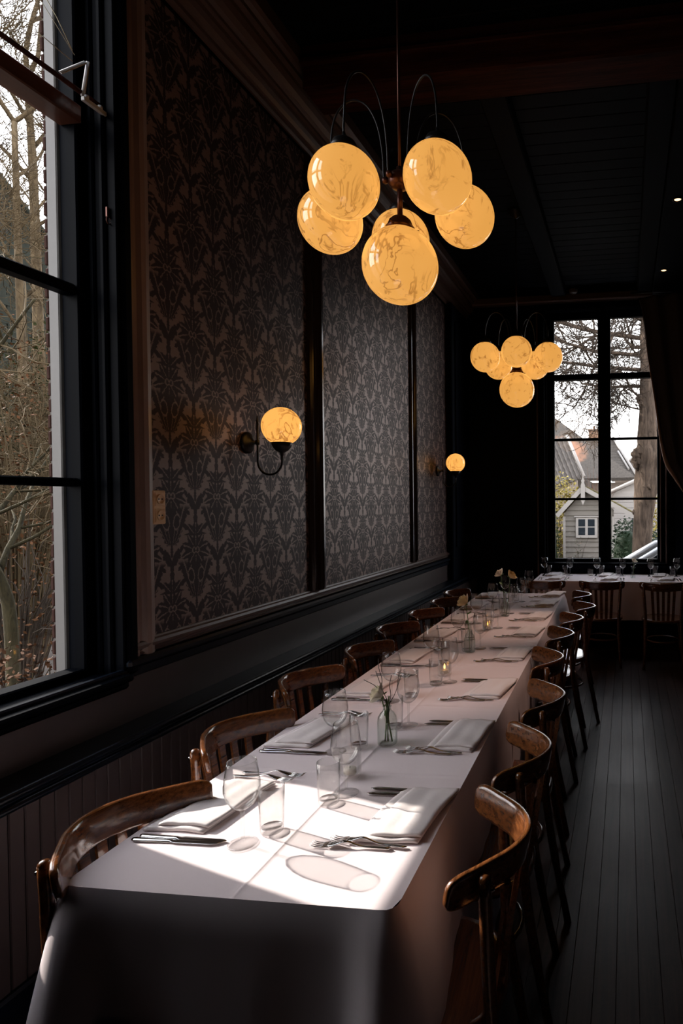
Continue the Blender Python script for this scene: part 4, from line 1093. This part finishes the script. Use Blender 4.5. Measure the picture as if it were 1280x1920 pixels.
# --- garden seen through the left window
gw = MB().box(-13.3, -13.0, 7.0, 17.5, GZ, 2.9)
t = tag(empty('garden_wall', (-13.15, 12, GZ)), 'old brick garden wall behind the bushes outside the tall window', 'wall'); o = gw.obj('brickwork', M['wall_brick'], t); o.location = (13.15, -12, -GZ)
o = MB().box(-13.36, -12.94, 7.0, 17.5, 2.9, 2.98, .02).obj('coping', M['wall_brick'], t); o.location = (13.15, -12, -GZ)
# slate-hung gable beyond the wall
t = tag(empty('slate_gable_house', (-20, 17, GZ)), 'grey-green slate gable sloping down behind the garden trees at the window', 'house')
def gline(y): return 12.06 - (y - 17.35) * .784
gp = MB(); vs = [(0, 12 - 17, 0), (0, 25 - 17, 0), (0, 25 - 17, gline(25) - GZ), (0, 12 - 17, gline(12) - GZ)]
vs += [(-4, q[1], q[2]) for q in vs]; gp.add(vs, [(0, 1, 2, 3), (7, 6, 5, 4), (0, 4, 5, 1), (1, 5, 6, 2), (2, 6, 7, 3), (3, 7, 4, 0)]); part(gp, 'wall', M['house_wall'], t)
rn = random.Random(9); sl = MB(); z = 3.0; k = 0
while z < 16:
    y = 12.0 + (.12 if k % 2 else 0); y1 = min(25, 17.35 + (12.06 - z) / .784)
    while y < y1:
        sl.box(.02, .05 + rn.uniform(0, .03), y - 17, min(y + .40, y1 + .1) - 17 - .02, z - GZ, z - GZ + .33); y += .42
    z += .30; k += 1
tag(part(sl, 'slates', M['conifer'], t), kind='stuff')
part(MB().tube([(.1, 12 - 17, gline(12) - GZ + .05), (.1, 25 - 17, gline(25) - GZ + .05)], .09, 6), 'verge', M['conifer'], t)
# trees: an explicit trunk, then grown limbs
def trunk_tree(path, rad, limbs, seed, label, mats, curl=.3, up=.14, kids=(3, 4), name='garden_tree'):
    rn = random.Random(seed); b0 = Vector(path[0]); t = tag(empty(name, tuple(b0)), label, 'tree', 'bare garden trees')
    pts = spline([tuple(Vector(p) - b0) for p in path], 4); n = len(pts)
    a, b = MB(), MB(); a.tube(pts, [rad[0] + (rad[1] - rad[0]) * i / (n - 1) for i in range(n)], 10)
    for (f, d, L, r, dep) in limbs: grow(a, b, pts[int(f * (n - 1))], d, L, r, dep, rn, curl, up, kids, .66)
    part(a, 'trunk', M[mats[0]], t); tag(part(b, 'twigs', M[mats[1]], t), kind='stuff'); return t
trunk_tree([(-9.0, 8.10, GZ), (-9.0, 8.10, 1.5), (-9.0, 8.08, 4.2), (-9.0, 8.055, 5.7), (-9.0, 8.04, 7.3)], (.075, .036),
    [(1, (-.25, -.35, .9), 2.2, .034, 5), (1, (.1, .45, .85), 2.4, .032, 5), (.8, (.2, .5, .6), 1.8, .022, 4), (.68, (-.2, -.5, .6), 1.7, .022, 4), (.6, (.3, .6, .5), 1.8, .024, 4), (.5, (0, -.6, .6), 1.6, .02, 4), (.9, (-.1, .6, .7), 2.0, .024, 5), (.42, (.2, .7, .4), 1.6, .022, 4)],
    5, 'pale bare tree with upright forked trunk outside the tall window', ('bark_tan', 'twigs_tan'), kids=(4, 5))
trunk_tree([(-12.0, 11.2, GZ), (-12.0, 11.15, 4), (-12.0, 11.1, 8.2), (-12, 11.0, 10.2)], (.13, .05),
    [(1, (-.2, -.3, 1), 2.6, .05, 5), (1, (.2, .4, .9), 2.8, .045, 5), (.8, (.3, .5, .7), 2.6, .04, 5), (.7, (-.3, -.5, .6), 2.4, .04, 5), (.6, (.1, .7, .5), 2.2, .035, 4), (.55, (-.1, -.7, .5), 2.2, .035, 4), (.9, (.1, -.6, .7), 2.6, .04, 5)],
    8, 'tall greyish bare tree behind the pale forked one outside', ('bark_tan', 'twigs_grey'), kids=(4, 4))
trunk_tree([(-6.0, 5.24, GZ), (-6.0, 5.22, .4), (-6.02, 5.17, .80), (-6.1, 5.00, 1.3), (-6.2, 4.8, 2.0)], (.062, .04),
    [(.6, (.1, .6, .7), 1.2, .03, 4), (.8, (-.2, .6, .6), 1.4, .03, 4), (1, (0, -.2, 1), 1.4, .04, 4)], 17, 'mossy dark trunk of a small garden tree close to the window', ('bark_dark', 'twigs_tan'), .4, .05)
trunk_tree([(-9.2, 8.80, GZ), (-9.15, 8.72, 1.0), (-9.1, 8.60, 1.9), (-9.1, 8.58, 2.7), (-9.1, 8.42, 3.4)], (.10, .05),
    [(.7, (.1, -.7, .4), 1.6, .03, 5), (.8, (0, .7, .5), 1.5, .03, 4), (1, (0, -.5, .8), 1.6, .035, 5), (.5, (.3, -.6, .3), 1.2, .025, 4)], 23, 'olive mossy tree with twisted low branches before the brick wall', ('bark_dark', 'twigs_tan'), .5, .02)
shrub('garden_shrub', (-9.6, 8.95, GZ), (1.25, 1.25), 5.0, 420, 3800, .035, 31, 'tall tangled tan shrub with small dry leaves before the brick wall', 'twigs_tan', 'leaf_ivy', group='garden shrubs')
shrub('garden_shrub', (-8.2, 7.2, GZ), (.8, .8), 4.6, 260, 1600, .03, 33, 'tall tangled shrub with russet leaves on the viewer side of the pale tree', 'twigs_tan', 'leaf_dry', group='garden shrubs')
shrub('garden_shrub', (-7.2, 6.35, GZ), (.55, .55), 2.1, 90, 420, .03, 37, 'low tangled shrub with russet leaves close to the window', 'twigs_grey', 'leaf_dry', group='garden shrubs')
shrub('garden_shrub', (-11.2, 11.0, GZ), (1.2, 1.2), 5.6, 300, 2200, .045, 41, 'highest tan thicket against the garden wall', 'twigs_tan', 'leaf_ivy', group='garden shrubs')
shrub('dried_hydrangea', (-3.5, 3.05, GZ), (.5, .5), 1.32, 80, 2200, .017, 43, 'dried russet hydrangea just below the window sill outside', 'twigs_tan', 'leaf_dry', group='garden shrubs')

TMIN[0] = .0048
# --- street side seen through the end window
# playhouse shed
SY = 16.0
t = tag(empty('garden_shed', (-1.0, SY, GZ)), 'grey boarded garden shed with white gable and small four-pane window', 'shed')
def lz(p): return (p[0] + 1.0, p[1] - SY, p[2] - GZ)
fx0, fx1, ax, az, exl, exr, ez = -1.63, -.33, -1.115, 1.90, -1.76, .12, 1.20
z = GZ
while z < 1.80:
    z1 = min(z + .135, 1.82)
    def lim(zz_): 
        if zz_ <= 1.05: return fx0, fx1
        k = (az - zz_) / (az - ez); return max(fx0, ax - (ax - exl) * k + .05), min(fx1, ax + (exr - ax) * k - .05)
    a0, b0 = lim(z); a1, b1 = lim(z1)
    mb = MB(); vs = [(a0, SY, z), (b0, SY, z), (b1, SY + .030, z1), (a1, SY + .030, z1), (a0, SY + .05, z), (b0, SY + .05, z), (b1, SY + .05, z1), (a1, SY + .05, z1)]
    mb.add([lz(q) for q in vs], [(0, 1, 2, 3), (5, 4, 7, 6), (0, 4, 5, 1), (3, 2, 6, 7), (0, 3, 7, 4), (1, 5, 6, 2)]); part(mb, 'board', M['grey_board'], t); z += .137
part(MB().box(fx0 + .02 + 1, fx1 - .02 + 1, .05, 2.2, 0, 1.65), 'shed_body', M['grey_board'], t)
part(MB().box(fx0 - .02 + 1, fx0 + .045 + 1, -.02, .06, 0, 1.75), 'corner_post', M['cream_board'], t); part(MB().box(fx1 - .045 + 1, fx1 + .02 + 1, -.02, .06, 0, 1.75), 'corner_post', M['cream_board'], t)
def slope(x0, z0, x1, z1, th, y0, y1, name, mat, dz=0):
    d = Vector((x1 - x0, z1 - z0)).normalized(); nn = Vector((-d.y, d.x)) * th
    if nn.y < 0: nn = -nn
    poly = [(x0, z0 + dz), (x1, z1 + dz), (x1 + nn.x, z1 + nn.y + dz), (x0 + nn.x, z0 + nn.y + dz)]
    mb = MB().prism([(a + 1.0, b - GZ) for a, b in poly], y0, y1, 'y'); return fix_normals(part(mb, name, M[mat], t))
slope(exl, ez - .02, ax, az - .02, .11, -.14, -.10, 'bargeboard', 'cream_board'); slope(ax, az - .02, exr, ez - .02, .11, -.14, -.10, 'bargeboard', 'cream_board')
n_ = 9
for k in range(n_):
    for (xa, za, xb, zb) in ((exl, ez, ax, az), (exr, ez, ax, az)):
        f0, f1 = k / n_, (k + 1.15) / n_; f1 = min(1, f1)
        slope(xa + (xb - xa) * f0, za + (zb - za) * f0 + .03 , xa + (xb - xa) * f1, za + (zb - za) * f1 + .01, .05, -.10, 2.4, 'shingle_course', 'moss_roof', .05)
fin = MB().prism([(q[0] + ax + 1, q[1] - GZ) for q in ((-.05, 1.62), (0, 1.50), (.05, 1.62), (.055, 2.0), (.03, 2.08), (.045, 2.13), (.015, 2.2), (0, 2.33), (-.015, 2.2), (-.045, 2.13), (-.03, 2.08), (-.055, 2.0))], -.18, -.14, 'y'); part(fix_normals(fin.obj('finial', M['cream_board'], t)) and MB(), 'x', M['cream_board'], t) if False else fix_normals(fin.obj('finial', M['cream_board'], t))
wx0, wx1, wz0, wz1 = -1.315, -.75, .64, 1.18
wd = part(MB().box(wx0 + 1, wx1 + 1, -.05, .02, wz0 - GZ, wz1 - GZ, .01), 'window_frame', M['cream_board'], t)
part(MB().box(wx0 - .04 + 1, wx1 + .04 + 1, -.07, .0, wz1 - GZ, wz1 + .035 - GZ, .005), 'window_head', M['cream_board'], t)
xm = (wx0 + wx1) / 2; zm = (wz0 + wz1) / 2 + .02
for a, b in ((wx0 + .07, xm - .035), (xm + .035, wx1 - .07)):
    for c_, d_ in ((wz0 + .08, zm - .012), (zm + .012, wz1 - .05)): part(MB().box(a + 1, b + 1, -.054, -.046, c_ - GZ, d_ - GZ), 'pane', M['dark_glass'], wd)
# street tree with burls
TY = 11.0
t = tag(empty('street_tree', (.245, TY, GZ)), 'thick burred bare street tree outside the far window', 'tree')
rn = random.Random(77); tk = MB()
cl_ = [(.235, -.55, .21), (.245, .2, .165), (.25, .6, .162), (.275, 1.1, .168), (.31, 1.5, .178), (.34, 1.78, .198), (.36, 2.1, .205), (.372, 2.35, .225), (.375, 2.6, .185), (.38, 2.9, .165), (.38, 3.3, .15), (.375, 3.7, .132), (.372, 4.1, .125), (.375, 4.5, .13), (.40, 5.0, .115), (.44, 5.6, .09), (.50, 6.4, .06)]
cs = spline([(a, 0, b) for a, b, _ in cl_], 4); rr_ = []
for i in range(len(cl_) - 1):
    for k in range(4): rr_.append(cl_[i][2] * (1 - k / 4) + cl_[i + 1][2] * k / 4)
rr_.append(cl_[-1][2]); N_ = 24; vs = []
for p, r_ in zip(cs, rr_):
    for k in range(N_):
        a = 2 * PI * k / N_; bump = 1 + .05 * math.sin(5 * a + p[2] * 2) + .04 * math.sin(9 * a - p[2] * 5) + (.10 * math.sin(3 * a + p[2] * 9) * math.sin(p[2] * 7) if 1.6 < p[2] < 2.8 else 0)
        vs.append((p[0] - .245 + r_ * bump * math.cos(a), r_ * bump * math.sin(a), p[2] - GZ))
tk.add(vs, [(i * N_ + k, i * N_ + (k + 1) % N_, (i + 1) * N_ + (k + 1) % N_, (i + 1) * N_ + k) for i in range(len(cs) - 1) for k in range(N_)], True)
part(tk, 'trunk', M['bark'], t)
def burl(x, z, r, y=-.1):
    mb = MB(); b_ = random.Random(int(z * 100))
    def fn(u, v):
        a = 2 * PI * u; b = -PI / 2 + PI * v; q = r * (1 + .22 * math.sin(4 * a + 3 * b) + .15 * math.sin(7 * b + 2 * a)); return (x - .245 + q * math.cos(b) * math.cos(a), y + q * .8 * math.cos(b) * math.sin(a), z - GZ + q * 1.15 * math.sin(b))
    mb.grid(fn, 18, 12, True, True); part(mb, 'burl', M['bark'], t)
for x, z, r, y in ((.17, 2.40, .085, -.12), (.20, 2.28, .10, -.10), (.24, 2.46, .09, -.13), (.33, 2.1, .08, -.15), (.36, 1.85, .07, -.16), (.53, 2.42, .08, -.05), (.30, 1.58, .06, -.14), (.235, 3.38, .065, -.09), (.255, 3.30, .05, -.11), (.50, 2.85, .05, -.06), (.13, 1.40, .035, -.03), (.30, 3.86, .04, -.10)): burl(x, z, r, y)
br1, br2 = MB(), MB()
for (x, z, d, L, r, dep) in ((.26, 3.40, (-.7, .1, .6), .8, .022, 4), (.27, 3.62, (-.9, .1, .25), 1.1, .03, 5), (.30, 3.90, (-.9, .2, .35), 1.6, .038, 5), (.33, 4.15, (-.95, -.1, .2), 1.9, .036, 5), (.33, 4.45, (-.95, .1, .3), 2.2, .042, 5),
                             (.34, 4.75, (-.9, -.2, .45), 2.2, .042, 5), (.38, 5.1, (-.8, .2, .6), 1.8, .042, 5), (.42, 5.6, (-.6, -.2, .8), 1.5, .036, 4), (.46, 6.2, (.2, .1, 1), 1.3, .04, 4), (.44, 4.6, (.8, .2, .5), 1.3, .035, 4), (.36, 4.3, (-.5, .7, .5), 1.6, .034, 5), (.29, 3.2, (-.9, 0, .15), .6, .016, 3)):
    grow(br1, br2, (x - .245, 0, z - GZ), d, L, r, dep, rn, .34, .0, (3, 5), .66)
part(br1, 'branches', M['bark'], t); tag(part(br2, 'twigs', M['twigs_grey'], t), kind='stuff')
# a second bare crown reaching in from the side
tree('street_tree', (-3.9, 14.5, GZ), .10, 5.4, 6, 92, 'bare tree whose thin branches fill the upper panes of the far window', ('bark', 'twigs_grey'), None, .3, .1, (3, 4), (.22, 0, 1))
# houses
t = tag(empty('tiled_house', (-2.0, 30, GZ)), 'house with long grey tiled roof, russet patch and brick chimney beyond the shed', 'house')
def hz_(p): return (p[0] + 2.0, p[1] - 30, p[2] - GZ)
part(MB().box(-6 + 2, .25 + 2, -3.2, 4, 0, 2.95), 'wall', M['house_wall'], t)
rv = [(-6, 26.4, 2.55), (.42, 26.4, 2.6), (-.66, 30, 4.62), (-2.08, 30, 4.62), (-2.9, 30.0, 5.1), (-3.6, 30, 5.75), (-6, 30, 7.6)]
mb = MB(); mb.add([hz_(p) for p in rv] + [hz_((p[0], p[1] + .05, p[2] - .12)) for p in rv], [(0, 1, 2, 3, 4, 5, 6), (13, 12, 11, 10, 9, 8, 7)] + [(i, (i + 1) % 7, 7 + (i + 1) % 7, 7 + i) for i in range(7)])
rfo = fix_normals(part(mb, 'roof', M['roof_tiles'], t))
co = MB()
for k in range(26):
    f = (k + .5) / 26; yy_ = 26.4 + 3.6 * f; zz_ = 2.57 + 2.05 * f; xr = .42 - 1.08 * f; xl = -6 + (2.4 if f > .9 else 0)
    co.box(xl + 2, xr + 2, yy_ - 30 - .02, yy_ - 30 + .02, zz_ - GZ, zz_ - GZ + .035)
tag(part(co, 'tile_courses', M['roof_tiles'], t), kind='stuff')
part(MB().tube([hz_((.44, 26.35, 2.66)), hz_((-.64, 30, 4.68))], .06, 6), 'verge', M['verge'], t)
ch = part(MB().box(-1.80 + 2, -1.28 + 2, -.2, .4, 4.4 - GZ, 5.0 - GZ, .01), 'chimney', M['chimney_brick'], t)
part(MB().box(-1.84 + 2, -1.24 + 2, -.24, .44, 5.0 - GZ, 5.08 - GZ, .01), 'chimney_cap', M['chimney_brick'], ch)
part(MB().box(-1.6 + 2, -1.5 + 2, .05, .15, 5.08 - GZ, 5.25 - GZ), 'chimney_pot', M['chimney_brick'], ch)
sk = MB(); sk.add([hz_(q) for q in ((.30, 26.6, 2.80), (.36, 26.6, 2.80), (-.34, 28.8, 3.98), (-.40, 28.8, 3.98))], [(0, 1, 2, 3)]); 
part(MB().tube([hz_((.10, 26.9, 2.98)), hz_((-.38, 28.6, 3.90))], .045, 6), 'roof_flashing', M['verge'], t)
part(MB().box(-1.6 + 2, -1.25 + 2, -3.0, -2.6, 3.05 - GZ, 3.25 - GZ), 'roof_light', M['verge'], t)
# nearer pantiled roof on the left
t = tag(empty('pantiled_house', (-4.0, 24, GZ)), 'house with bold ribbed pantile roof at the left edge of the far window', 'house')
part(MB().box(-3, 2.1, 0, 4, 0, 3.0), 'wall', M['house_wall'], t)
pt = MB()
def pz(q): return (q[0] + 4, q[1] - 24, q[2] - GZ)
va, vb = Vector((-2.46, 24.9, 4.25)), Vector((-1.70, 24.0, 2.50)); off = Vector((-.155, -.02, -.055))
for k in range(9):       # ribs run beside the verge
    a, b = va + off * k, vb + off * k; pts = [b.lerp(a, q / 14) for q in range(15)]
    pt.tube([pz((p.x, p.y, p.z + (.035 if q % 2 else 0))) for q, p in enumerate(pts)], [.062 if q % 2 else .05 for q in range(15)], 6)
pt.add([pz(va), pz(vb), pz(vb + off * 9), pz(va + off * 9)], [(0, 1, 2, 3)])
tag(part(pt, 'pantiles', M['pantiles'], t), kind='stuff')
part(MB().tube([pz(vb + Vector((.06, -.02, .05))), pz(va + Vector((.06, -.02, .05)))], .07, 6), 'verge', M['verge'], t)
mb = MB().box(-3.2, 2.5, .3, 3.5, 2.55, 3.0, .02); part(mb, 'lower_roof', M['roof_tiles'], t)
# third house, garage
t = tag(empty('gabled_house', (.9, 38, GZ)), 'pale house with tiled gable roof half hidden behind the street tree', 'house')
part(MB().box(-1.6, 4, 0, 5, 0, 3.6), 'wall', M['house_wall'], t)
mb = MB().prism([(-1.9, 3.5), (1.0, 6.1), (4.2, 3.5)], -.3, 5.2, 'y'); fix_normals(part(mb, 'roof', M['pantiles'], t))
part(MB().tube([(-1.9, -.32, 3.55), (1.0, -.32, 6.15)], .09, 6), 'bargeboard', M['verge'], t); part(MB().tube([(1.0, -.32, 6.15), (4.2, -.32, 3.55)], .09, 6), 'bargeboard', M['verge'], t)
t = tag(empty('white_garage', (.6, 20, GZ)), 'white boarded garage with low gable behind the street tree', 'garage')
z = 0
while z < 2.3:
    part(MB().box(-1.15, 2.2, -.02, .06, z, z + .17, .008), 'board', M['cream_board'], t); z += .175
part(MB().box(-1.1, 2.15, .06, 3.5, 0, 2.3), 'garage_body', M['cream_board'], t)
mb = MB().prism([(-1.35, 2.33), (.55, 3.18), (2.45, 2.33)], 0, 3.6, 'y'); fix_normals(part(mb, 'roof', M['cream_board'], t))
for xa, za, xb, zb in ((-1.35, 2.33, .55, 3.18), (.55, 3.18, 2.45, 2.33)): part(MB().tube([(xa, -.12, za), (xb, -.12, zb)], .07, 6), 'bargeboard', M['cream_board'], t)
part(MB().box(-.42, -.18, -.06, .0, 0, 1.6), 'door', M['dark_glass'], t)
# hedges and bushes
def hedge(name, base, rad, h, n, size, seed, lm, label, group=None):
    t = tag(empty(name, base), label, 'hedge', group); core = MB()
    def fn(u, v):
        a = 2 * PI * u; b = PI / 2 * v; k = .86; return (rad[0] * k * math.cos(b) ** .5 * math.cos(a), rad[1] * k * math.cos(b) ** .5 * math.sin(a), h * k * math.sin(b))
    core.grid(fn, 20, 8, True, True); part(core, 'stems', M['leaf_dark'], t)
    vs, fs = leaves(n, (0, 0, h * .48), (rad[0] * 1.1, rad[1] * 1.1, h * .56), size, seed); tag(part(MB().add(vs, fs), 'leaves', M[lm], t), kind='stuff'); return t
hedge('hedge', (-.02, 13.6, GZ), (.36, .5), 1.75, 1500, .045, 51, 'leaf_dark', 'dark green clipped hedge between shed and street tree', 'garden greenery')
hedge('hedge', (.75, 13.8, GZ), (.45, .5), 1.55, 1300, .045, 53, 'leaf_dark', 'dark green hedge on the curtain side of the street tree', 'garden greenery')
shrub('yellow_shrub', (.95, 15.2, GZ), (.6, .5), 2.35, 40, 900, .06, 55, 'yellow-leaved shrub above the hedge behind the street tree', 'twigs_tan', 'leaf_yellow', 'shrub', 'garden greenery')
shrub('yellow_shrub', (-1.95, 18.3, GZ), (.75, .6), 2.95, 60, 2000, .055, 57, 'yellow-green shrub rising behind the shed gable', 'twigs_tan', 'leaf_yellow', 'shrub', 'garden greenery')
shrub('red_twig_shrub', (-.98, 19.2, GZ), (.45, .4), 3.2, 130, 0, .05, 59, 'reddish twiggy shrub behind the shed roof', 'twigs_red', 'leaf_dry', 'shrub', 'garden greenery')
hedge('ivy_bush', (-1.98, 15.4, GZ), (.30, .4), 2.1, 1100, .05, 61, 'leaf_ivy', 'ivy covered bush along the side of the shed', 'garden greenery')
shrub('climbing_stem', (-1.22, 15.85, GZ), (.12, .05), 1.3, 8, 60, .03, 63, 'thin climbing stem on the front of the shed', 'twigs_grey', 'leaf_ivy', 'shrub', 'garden greenery')
# parked car
t = tag(empty('parked_car', (.86, 9.3, GZ)), 'silver parked car, windscreen edge showing above the sill', 'car')
def carbody(prof, w0, w1, y0, name, mat, z0):
    mb = MB(); n = len(prof); vs = []
    for s_ in (-1, 1):
        for x, z in prof: vs.append((x, s_ * (w0 if z < z0 else w1), z))
    mb.add(vs, [(i, (i + 1) % n, n + (i + 1) % n, n + i) for i in range(n)] + [tuple(range(n))[::-1], tuple(range(n, 2 * n))]); o = fix_normals(part(mb, name, M[mat], t)); b = o.modifiers.new('b', 'BEVEL'); b.width = .03; b.segments = 2; return o
carbody([(-2.1, .3), (2.0, .3), (2.05, .7), (1.95, .92), (.6, .98), (-1.1, .98), (-2.0, .85), (-2.15, .6)], .85, .83, 0, 'body', 'car_paint', 2)
carbody([(-1.15, .97), (1.35, .97), (.95, 1.42), (.3, 1.52), (-.35, 1.46)], .78, .60, 0, 'cabin_glass', 'dark_glass', 1.2)
for s_ in (-1, 1):
    part(MB().tube([(-1.25, s_ * .80, .97), (-.40, s_ * .62, 1.48), (.3, s_ * .62, 1.54), (.98, s_ * .62, 1.44), (1.4, s_ * .8, .97)], .045, 8), 'roof_pillar', M['car_paint'], t)
part(MB().box(-.36, .95, -.6, .6, 1.47, 1.54, .03), 'roof', M['car_paint'], t)
for x in (-1.35, 1.3):
    for s_ in (-1, 1):
        wl_ = MB().lathe([(0, -.09), (.18, -.09), (.30, -.07), (.31, 0), (.30, .07), (.18, .09), (0, .09)], 20); wl_.v = [(q[0] + x, q[2] + s_ * .78, q[1] + .31) for q in wl_.v]; part(wl_, 'wheel', M['tyre'], t)
